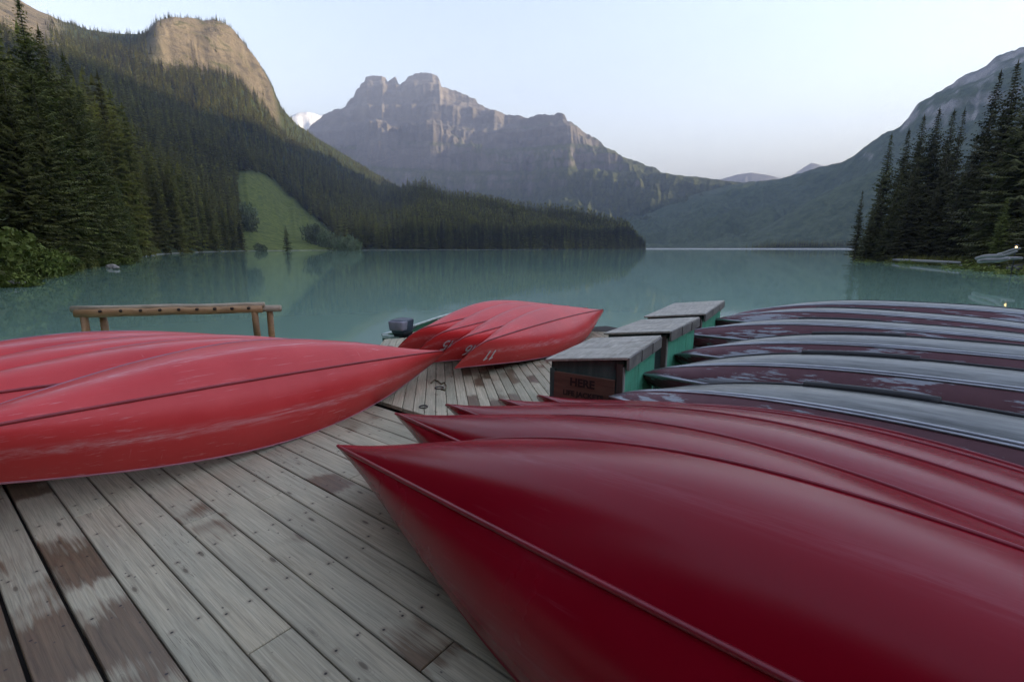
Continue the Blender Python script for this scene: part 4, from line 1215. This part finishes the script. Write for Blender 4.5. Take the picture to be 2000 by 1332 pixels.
def canoe_meshes(S, tag, fine=1):
    ns, na = 84, 44
    ss = np.linspace(-1, 1, ns + 1); ss = np.sign(ss) * (1 - (1 - abs(ss)) ** 1.35)
    tu = np.linspace(-1, 1, na + 1)
    V, gi = [], []
    for s in ss:
        for u in tu:
            V.append(hull_pt(S, s, u * math.pi / 2)); gi.append(u)
    no = len(V)
    # inner skin
    for i, s in enumerate(ss):
        for u in tu:
            p_ = hull_pt(S, s, u * math.pi / 2); c = hull_pt(S, s * .985, 0); top = hull_pt(S, s * .985, math.pi / 2)
            ctr = Vector((p_.x * .994, 0, top.z)); d = ctr - p_
            V.append(p_ + d * min(.5, .008 / max(d.length, 1e-4))); gi.append(u)
    F = []
    m = na + 1
    for i in range(ns):
        for j in range(na):
            a = i * m + j
            F.append((a, a + 1, a + m + 1, a + m)); F.append((no + a, no + a + m, no + a + m + 1, no + a + 1))
    me = mesh_np(tag, np.array([tuple(v) for v in V]), np.array(F), smooth=True)
    at_ = me.attributes.new('girth', 'FLOAT', 'POINT'); at_.data.foreach_set('value', np.array(gi, np.float32))
    bm = bmesh.new(); bm.from_mesh(me)
    bm.to_mesh(me); bm.free()
    def line(u, s0=-1, s1=1, n=90):
        return [hull_pt(S, s, u * math.pi / 2) for s in np.linspace(s0, s1, n)]
    return me, line
def rail_mesh(name, pts, r, flat=0.0, n=8):
    return MB().tube(pts, r, n).mesh(name, True)
def pose(o, P):
    x, y, yaw, roll, pitch, zo, S = P
    Rm = Matrix.Rotation(yaw, 4, 'Z') @ Matrix.Rotation(pitch, 4, 'Y') @ Matrix.Rotation(roll, 4, 'X')
    zmin = min((Rm @ hull_pt(S, s, u * math.pi / 2)).z for s in np.linspace(-1, 1, 41) for u in np.linspace(-1, 1, 21))
    o.matrix_world = Matrix.Translation((x, y, zo - zmin)) @ Rm
RED = dict(B=0.9701, D=0.3142, De=0.4854, p=1.8854, q=1.1903, fore=0.8452, nm=3.35, rock=0.0912, gs=1.8405, ne=1.7502, fl=0.36, L=5.0)
FAR = dict(B=0.86, D=0.3142, De=0.4854, p=1.8854, q=1.1903, fore=0.8452, nm=3.0553, rock=0.0912, gs=1.8405, ne=1.7502, fl=0.0998, L=5.0)
ALU = dict(L=5.2, B=0.94, D=0.34, De=0.55, p=2.8, q=1.0, fore=0.84, nm=2.9, rock=0.05, gs=3, ne=1.8, fl=0.24)
def taper(n, r):
    return [r * min(1, .35 + 10 * min(i, n - 1 - i) / n) for i in range(n)]
def canoe(S, kind, P, label, group, first=None):
    if first is None:
        hm, line = canoe_meshes(S, 'canoe_hull')
        hm.materials.append(M[{'old': 'red_old', 'new': 'red_new', 'alu': 'alu'}[kind]])
        r = empty('canoe')
        link(bpy.data.objects.new('hull', hm), r)
        tm = M[{'old': 'red_trim_old', 'new': 'red_trim_new', 'alu': 'black_rubber'}[kind]]
        kmat = M[{'old': 'keel_old', 'new': 'keel_new', 'alu': 'alu_rail'}[kind]]
        for u in (-1, 1):
            rr_ = .0085 if kind != 'alu' else .014
            obj('gunwale', rail_mesh('canoe_gunwale', line(u, -.995, .995), taper(90, rr_)), tm, r)
        kl = [p_ - Vector((0, 0, .002)) for p_ in line(0, -.985, .985)]
        obj('keel', rail_mesh('canoe_keel', kl, taper(90, .011 if kind != 'alu' else .016)), kmat, r)
        if kind == 'alu':
            for sgn in (-1, 1):
                for u in (.53, .485):
                    obj('rub_rail', rail_mesh('canoe_rub_rail', line(sgn * u, -.94, .94), taper(90, .011), n=6), kmat, r)
        # seats and thwart inside
        for s in (-.42, 0.0, .36):
            a_, b_ = hull_pt(S, s, -math.pi / 2), hull_pt(S, s, math.pi / 2)
            wd = .05 if s == 0 else .22
            mb_ = MB().box((a_.x, 0, a_.z - .07), (wd, abs(b_.y - a_.y) * .80, .022), bev=.005)
            mb_.obj('thwart' if s == 0 else 'seat', M['log_pale'], r)
    else:
        r = first.copy(); link(r)
        for ch in first.children:
            c = ch.copy(); link(c, r)
    pose(r, (*P, S))
    props(r, label, 'canoe', group)
    return r
GA, GB, GC, GS = 'red canoes stacked on their sides on the left of the dock', 'red canoes leaning in a row in the right foreground', 'numbered red canoes overturned at the far end of the dock', 'silver canoes with flaking maroon bottoms on the right'
cA = canoe(RED, 'old', (-2.0488, 4.0261, 1.0585, -2.1508, 0.0781, -0.002), 'faded red canoe at the front of the left stack, keel line facing the camera', GA)
canoe(RED, 'old', (-2.7863, 4.187, 1.0039, -2.2745, 0.0753, 0.0367), 'faded red canoe directly behind the front one of the left stack', GA, cA)
canoe(RED, 'old', (-3.221, 4.2235, 0.9986, -2.2612, 0.0653, 0.0618), 'faded red canoe third from the camera in the left stack, only a thin strip showing', GA, cA)
canoe(RED, 'old', (-3.7124, 4.2284, 0.9973, -2.1887, 0.0647, 0.0607), 'faded red canoe at the back of the left stack, in front of the log rack', GA, cA)
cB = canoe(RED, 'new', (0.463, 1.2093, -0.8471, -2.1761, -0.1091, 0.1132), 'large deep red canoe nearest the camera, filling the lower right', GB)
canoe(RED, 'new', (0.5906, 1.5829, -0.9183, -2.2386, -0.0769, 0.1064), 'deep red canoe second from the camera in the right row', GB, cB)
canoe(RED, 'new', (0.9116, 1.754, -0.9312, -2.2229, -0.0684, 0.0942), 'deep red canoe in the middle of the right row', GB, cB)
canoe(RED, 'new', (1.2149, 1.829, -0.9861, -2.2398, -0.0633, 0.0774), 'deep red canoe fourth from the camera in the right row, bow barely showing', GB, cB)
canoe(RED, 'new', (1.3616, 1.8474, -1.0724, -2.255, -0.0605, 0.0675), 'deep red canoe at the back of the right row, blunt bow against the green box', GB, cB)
cF = canoe(FAR, 'old', (.682, 7.826, 1.054, -2.456, .019, 0.0), 'overturned red canoe numbered 11 in front at the far end of the dock', GC)
FOFF = [(-.28, .28, 'overturned red canoe numbered 16 just behind the one numbered 11'), (-.62, .62, 'overturned red canoe numbered 15 third in the far group'), (-.95, .98, 'overturned red canoe at the back of the far group beside the motor boat')]
far_canoes = [cF]
for dx, dy, lab in FOFF:
    far_canoes.append(canoe(FAR, 'old', (.682 + dx, 7.826 + dy, 1.054, -2.43, .02, 0.0), lab, GC, cF))
SP = [(2.294, 1.685, -0.9103, -1.9699, -0.0028, 0.013), (3.0309, 2.7378, -0.7479, -1.9364, -0.0091, -0.0008), (3.7231, 3.6928, -0.6991, -1.9632, -0.0093, -0.0007), (4.0588, 4.8676, -0.701, -2.0395, -0.0087, -0.0003), (4.8651, 5.8873, -0.8195, -2.053, -0.0026, -0.0005), (5.6054, 6.5776, -0.7197, -2.0336, -0.0119, 0.0345)]
SL = ['dark silver canoe at the front of the aluminium row, next to the red canoes', 'silver canoe second in the row, broad maroon flaking bottom under its rim', 'silver canoe third from the camera in the aluminium row', 'silver canoe fourth from the camera in the aluminium row', 'silver canoe fifth in the aluminium row, second from the water', 'silver canoe at the back of the aluminium row, outlined against the lake']
PADS = [(-1.23, -0.6), (-1.23, -0.51), (-1.23, -0.51), (-1.05, -0.26), (-1.08, -0.1)]
cS = None; s_can = []
for P_s, lab in zip(SP, SL):
    c = canoe(ALU, 'alu', P_s, lab, GS, cS)
    if cS is None: cS = c
    s_can.append(c)
for c, (x0, x1) in zip(s_can, PADS):
    pts = []
    for q in np.linspace(x0, x1, 14):
        p_ = hull_pt(ALU, q / (ALU['L'] / 2), -math.pi / 2); pts.append(p_ + Vector((0, 0, .012)))
    MB().tube(pts, .034, 8).obj('rubber_sleeve', M['black_rubber'], c, True)
# white numbers near the stern of the far canoes
def digit_strokes(ch):
    if ch == '1': return [[(.05, 0), (.05, 1)], [(.05, 1), (-.18, .78)]]
    if ch == '6': return [[(.26 * math.cos(a), .27 + .27 * math.sin(a)) for a in np.linspace(0, 6.283, 18)], [(-.26, .27), (-.24, .55), (-.10, .85), (.20, 1.0)]]
    if ch == '5': return [[(.24, 1), (-.20, 1)], [(-.20, 1), (-.24, .55)], [(-.24, .55), (.05, .62), (.26, .42), (.24, .14), (.02, 0), (-.25, .08)]]
def number(parent, S, text, s_c, u_c, h, side=1):
    """strokes laid on the hull skin, upside down as the hull is overturned"""
    mb_ = MB(); wd = .16
    glen = (hull_pt(S, s_c, (u_c + .05) * math.pi / 2) - hull_pt(S, s_c, (u_c - .05) * math.pi / 2)).length / .1
    for ci, ch in enumerate(text):
        cx = (ci - (len(text) - 1) / 2) * .62
        for st in digit_strokes(ch):
            dense_ = []
            for (x0, y0), (x1, y1) in zip(st[:-1], st[1:]):
                for q in np.linspace(0, 1, 5)[:-1]: dense_.append((x0 + (x1 - x0) * q, y0 + (y1 - y0) * q))
            dense_.append(st[-1])
            L_, R_ = [], []
            for i, (x, y) in enumerate(dense_):
                j0, j1 = max(i - 1, 0), min(i + 1, len(dense_) - 1)
                tx, ty = dense_[j1][0] - dense_[j0][0], dense_[j1][1] - dense_[j0][1]; l = math.hypot(tx, ty) or 1
                nx, ny = -ty / l * wd / 2, tx / l * wd / 2
                for arr, sg in ((L_, 1), (R_, -1)):
                    gx = cx + x + sg * nx + .22 * (y + sg * ny); gy = y + sg * ny - .5
                    s = s_c + side * gx * h / (S['L'] / 2); u = u_c + math.copysign(1, u_c) * gy * h / glen
                    p_ = hull_pt(S, s, u * math.pi / 2)
                    e1 = hull_pt(S, s + .01, u * math.pi / 2) - p_; e2 = hull_pt(S, s, (u + .01) * math.pi / 2) - p_
                    nn = e1.cross(e2).normalized()
                    if nn.dot(Vector((0, p_.y, p_.z - .15))) < 0: nn = -nn
                    arr.append(p_ + nn * .004)
            b_ = len(mb_.v)
            mb_.v += [tuple(v) for v in L_ + R_]; n = len(L_)
            mb_.f += [(b_ + i, b_ + i + 1, b_ + n + i + 1, b_ + n + i) for i in range(n - 1)]
    return mb_.obj('number', M['white_print'], parent)
for c, tx, sc_n in zip(far_canoes, ('11', '16', '15'), (-.80, -.80, -.80)):
    number(c, FAR, tx, sc_n, .70, .15, -1)

# ------------------------------------------------------------------ storage boxes
def storage_box(FR, BR, w, drop, label, idx):
    """FR/BR: front-right and back-right top corners; the lid falls away to the left"""
    FR, BR = np.array(FR), np.array(BR)
    L = math.hypot(*(BR - FR)[:2]); d = (BR - FR)[:2] / L; ang = math.atan2(d[1], d[0]) - math.pi / 2
    h = FR[2]
    r = empty('storage_box', (FR[0], FR[1], 0), (0, 0, ang))
    props(r, label, 'box', 'green wooden boxes in a row on the dock')
    # local: x from -w (left) to 0 (right), y from 0 (front) to L
    hl = h - drop; tl_ = .022; e_ = .012
    def panel(name, pts, th, nrm, mat):
        vs = [Vector(p_) for p_ in pts]; nn = Vector(nrm) * th
        mb_ = MB().add([tuple(v) for v in vs] + [tuple(v + nn) for v in vs], [(3, 2, 1, 0), (4, 5, 6, 7)] + [(i, (i + 1) % 4, 4 + (i + 1) % 4, 4 + i) for i in range(4)])
        return mb_.obj(name, mat, r)
    i_ = .03
    panel('front_panel', [(-w + i_, i_, .02), (-i_, i_, .02), (-i_, i_, h - .03), (-w + i_, i_, hl - .01)], .02, (0, 1, 0), M['green_shaded'])
    panel('back_panel', [(-w + i_, L - i_, .02), (-i_, L - i_, .02), (-i_, L - i_, h - .03), (-w + i_, L - i_, hl - .01)], .02, (0, -1, 0), M['green_shaded'])
    # right side: upright painted boards
    nb_ = max(5, int(L / .2)); bw = (L - 2 * i_ - .05) / nb_
    for q in range(nb_):
        MB().box((-i_ - .008 + prg.uniform(-.0015, .0015), i_ + .025 + bw * (q + .5), (h - .03) / 2), (.02, bw - .003, h - .05), bev=.002).obj('side_board', M['green_lit'], r)
    panel('side_panel', [(-w + i_, i_, .02), (-w + i_, L - i_, .02), (-w + i_, L - i_, hl - .02), (-w + i_, i_, hl - .02)], .02, (1, 0, 0), M['green_shaded'])
    MB().box((-i_ - .028, i_ - .012, (h - .04) / 2), (.05, .022, h - .07)).obj('corner_post', M['brown_post'], r)
    MB().box((-i_ + .004, i_ - .010, (h - .06) / 2), (.012, .03, h - .10)).obj('corner_strip', M['rail_wood'], r)
    MB().box((-w + i_ + .02, i_ - .012, (hl - .06) / 2), (.05, .022, hl - .08)).obj('corner_post', M['green_shaded'], r)
    # lid boards run across; small overhang at front
    ny = max(4, round((L + .04) / .16)); bl = (L + .03) / ny
    sl = math.atan2(drop, w)
    for q in range(ny):
        Mx = Matrix.Rotation(-sl, 4, 'Y')
        mb_l = MB().box((0, 0, 0), (math.hypot(w, drop) + .02, bl - .003, tl_), bev=.003)
        o = mb_l.obj('lid_board', M['lid_wood'], r)
        o.location = (-w / 2, -.02 + bl * (q + .5), (h + hl) / 2 + prg.uniform(-.001, .001)); o.rotation_euler = (0, -sl, 0)
    # weathered edge strips hanging over the right side with black hinges between
    segs = 3; sg = (L + .02) / segs
    for q in range(segs):
        y0 = -.015 + sg * q + (.012 if q else 0); y1 = -.015 + sg * (q + 1) - .022
        MB().box((.014, (y0 + y1) / 2, h - .045 - .004 * q), (.022, y1 - y0, .105), bev=.003).obj('edge_strip', M['trim_wood'], r)
        if q < segs - 1:
            MB().box((.010, y1 + .017, h - .040), (.020, .026, .085)).obj('hinge', M['black_steel'], r)
    return r, ang, w, h, hl
b1, a1, w1, h1, hl1 = storage_box((.914, 3.74, .78), (1.466, 4.71, .78), .70, .09, 'green wooden box with a brown sign on its front, nearest of three', 0)
storage_box((1.65, 4.98, .78), (2.34, 6.01, .78), .72, .09, 'green wooden box in the middle of the row of three', 1)
storage_box((2.54, 6.34, .78), (3.50, 7.98, .78), .78, .09, 'long green wooden box at the lake end of the row of three', 2)
# sign board screwed a little askew to the front of the first box
def text_mesh(name, body, size, mat, parent, loc, rot, extrude=.0015, bold=.004):
    cu = bpy.data.curves.new(name + '_curve', 'FONT'); cu.body = body; cu.size = size; cu.align_x = 'CENTER'; cu.align_y = 'CENTER'
    cu.extrude = extrude; cu.offset = bold; cu.resolution_u = 3
    tmp = bpy.data.objects.new('tmp', cu); COL.objects.link(tmp)
    dg = bpy.context.evaluated_depsgraph_get()
    me = bpy.data.meshes.new_from_object(tmp.evaluated_get(dg)); me.name = name; me.materials.clear()
    bpy.data.objects.remove(tmp)
    o = obj(name, me, mat, parent); o.location = loc; o.rotation_euler = rot
    return o
sg = MB().box((0, 0, 0), (.535, .022, .235), bev=.004).obj('sign', M['sign_wood'], b1)
sg.location = (-w1 / 2 - .015, .012, .475); sg.rotation_euler = (0, R(1.0), 0)
text_mesh('lettering', 'HERE', .095, M['sign_letter'], sg, (-.01, -.0125, .045), (math.pi / 2, 0, 0))
text_mesh('lettering', 'LIFE JACKETS', .062, M['sign_letter'], sg, (.0, -.0125, -.055), (math.pi / 2, 0, 0), bold=.002)
st = MB().box((0, 0, 0), (.075, .003, .072)).obj('sticker', M['paper'], b1); st.location = (-w1 + .065, .015, .50)
mb = MB()
for k, (dz, wd_) in enumerate(((.02, .05), (.008, .055), (-.004, .055), (-.016, .04))): mb.box((-.002, -.0022, dz), (wd_, .001, .005))
mb.obj('print', M['ink'], st)
# dark loose sticks / block between the first box and the silver canoes
blk = at_z(1290, 768, .20)
props(MB().box((blk[0], blk[1], .10), (.30, .10, .20), Matrix.Rotation(R(-30), 4, 'Z'), bev=.01).obj('timber_block', M['trim_wood']), 'dark timber block between the first green box and the silver canoes', 'block')

# ------------------------------------------------------------------ log rack behind the left stack
pl, pr_ = at_r(150, 606, 8.2), at_r(512, 604, 7.35)
ztop = .86
A0 = at_z(147, 612, ztop - .10); A1 = at_z(512, 604, ztop - .10)
B0 = at_z(124, 604, ztop); B1 = at_z(541, 606, ztop - .08)
ax = (A1 - A0); ax[2] = 0
rack = empty('log_rack', ((A0[0] + A1[0]) / 2, (A0[1] + A1[1]) / 2, 0)); props(rack, 'peeled pine log rack with dark peg ends, behind the left red canoes', 'rack')
base = np.array(rack.location)
def logtube(name, p0, p1, r0, r1, mat, parent, n=9, seed=0):
    rg_ = np.random.RandomState(seed); q = np.linspace(0, 1, n)
    ps = [p0 + (p1 - p0) * t_ + rg_.randn(3) * .004 for t_ in q]
    return MB().tube(ps, [(r0 + (r1 - r0) * t_) * (1 + rg_.randn() * .03) for t_ in q], 12).obj(name, mat, parent, True)
logtube('front_log', A0 - base, A1 - base, .060, .052, M['log'], rack, seed=1)
bk0, bk1 = A0 + np.array([-.16, .14, .045]) - base, A1 + np.array([.22, .12, .0]) - base
logtube('back_log', bk0, bk1, .052, .048, M['log_pale'], rack, seed=2)
tp0, tp1 = A0 + np.array([.02, .05, .055]) - base, A1 + np.array([.02, .05, .06]) - base
logtube('top_log', tp0, tp1, .035, .04, M['log_pale'], rack, seed=3)
fn = np.array([ax[1], -ax[0], 0]); fn /= np.linalg.norm(fn); an = ax / np.linalg.norm(ax)
for k in range(9):
    q = .13 + k * .1055 - .0008 * k * k
    c = A0 + (A1 - A0) * q - base + np.array([0, 0, .018])
    mb = MB(); mb.tube([c + fn * .02, c + fn * .075 + an * .035 + np.array([0, 0, .012])], [.022, .019], 9)
    mb.obj('peg', M['log_end'], rack, True)
for (q, back) in ((.04, 0), (.10, 1), (.955, 0), (1.02, 1)):
    c = A0 + (A1 - A0) * q - base + (np.array([0, .12, 0]) if back else 0)
    logtube('post', np.array([c[0], c[1], -.75]), np.array([c[0], c[1], c[2] - .02]), .052, .045, M['log'], rack, 5, seed=int(q * 100))

# ------------------------------------------------------------------ motor boat moored beyond the dock
bst = at_z(800, 640, .10); bow_dir = np.array([math.sin(R(22)), math.cos(R(22))])
bp = at_r(796, 640, 9.6)
boat = empty('motor_boat', (bp[0], bp[1], WATER), (0, 0, math.atan2(bow_dir[1], bow_dir[0])))
props(boat, 'green open motor boat with pale rim, moored behind the far red canoes', 'boat')
# local x: stern 0 -> bow 3.8
def boat_sec(x):
    t_ = x / 3.8
    return .62 * (1 - max(0, (t_ - .45) / .55) ** 2.2), (.36 + .20 * t_ ** 2), -.12 + .30 * max(0, (t_ - .6) / .4) ** 2
xs_ = np.linspace(0, 3.8, 22); V, F = [], []
for x in xs_:
    w, hh, kz = boat_sec(x)
    for u, zz in ((-1, 1), (-.97, .55), (-.82, .12), (-.4, .02), (0, 0), (.4, .02), (.82, .12), (.97, .55), (1, 1)):
        V.append((x, u * w, kz + (hh - kz) * zz))
for i in range(len(xs_) - 1):
    for j in range(8): F.append((i * 9 + j, i * 9 + j + 1, (i + 1) * 9 + j + 1, (i + 1) * 9 + j))
F.append(tuple(range(9)))
hb = MB().add(V, F).obj('hull', M['boat_green'], boat)
for s_ in (-1, 1):
    MB().tube([(x, s_ * boat_sec(x)[0], boat_sec(x)[1] + .01) for x in xs_], .028, 8).obj('gunwale', M['boat_rim'], boat, True)
MB().box((0.0, 0, .34), (.05, 1.2, .07), bev=.01).obj('transom', M['boat_rim'], boat)
for x in (1.0, 2.1):
    MB().box((x, 0, .24), (.26, boat_sec(x)[0] * 1.86, .04), bev=.008).obj('seat', M['log_pale'], boat)
for y in (-.30, .12):
    MB().tube([(1.35, y, .24), (1.35, y, .46), (1.42, y, .50)], .035, 8).obj('white_fitting', M['boat_rim'], boat, True)
om = empty('outboard_motor', (0, 0, 0)); 
om.location = Vector(boat.location) + Matrix.Rotation(boat.rotation_euler.z, 3, 'Z') @ Vector((-.18, 0, 0)); om.rotation_euler = boat.rotation_euler
props(om, 'dark outboard motor on the stern of the green boat', 'motor')
def rbox(name, c, d, mat, parent, bev, taper_=1.0, segs=3):
    bm = bmesh.new(); bmesh.ops.create_cube(bm, size=1.0)
    for v in bm.verts:
        k_ = taper_ if v.co.z < 0 else 1
        v.co = Vector((v.co.x * d[0] * k_ + c[0], v.co.y * d[1] * k_ + c[1], v.co.z * d[2] + c[2]))
    bmesh.ops.bevel(bm, geom=bm.edges[:], offset=bev, segments=segs, profile=.6, affect='EDGES')
    me = bpy.data.meshes.new(name); bm.to_mesh(me); bm.free(); me.polygons.foreach_set('use_smooth', [True] * len(me.polygons))
    return obj(name, me, mat, parent)
cw = rbox('cowl', (0, 0, .62), (.42, .32, .27), M['motor'], om, .06, .86)
rbox('cowl_base', (.02, 0, .46), (.36, .26, .09), M['black_rubber'], om, .03, .85)
rbox('cowl_panel', (-.13, -.0, .64), (.20, .335, .19), M['motor_panel'], om, .04, .9)
MB().tube([(.02, 0, .44), (.0, 0, .1), (-.02, 0, -.25)], [.08, .06, .05], 8).obj('leg', M['black_steel'], om, True)
MB().box((.13, 0, .36), (.12, .2, .2), bev=.02).obj('clamp', M['black_steel'], om)
MB().tube([(.18, 0, .46), (.52, .05, .52)], [.025, .02], 8).obj('tiller', M['black_rubber'], om, True)
MB().tube([(-.22, 0, -.28), (.16, 0, -.26)], [.03, .05], 8).obj('gearcase', M['black_steel'], om, True)
pm = MB()
for k in range(3):
    a = k * 2.094
    pm.add([(-.23, .02 * math.cos(a), -.28 + .02 * math.sin(a)), (-.25, .10 * math.cos(a - .35), -.28 + .10 * math.sin(a - .35)), (-.22, .11 * math.cos(a + .3), -.28 + .11 * math.sin(a + .3))], [(0, 1, 2)])
pm.obj('propeller', M['alu_rail'], om)
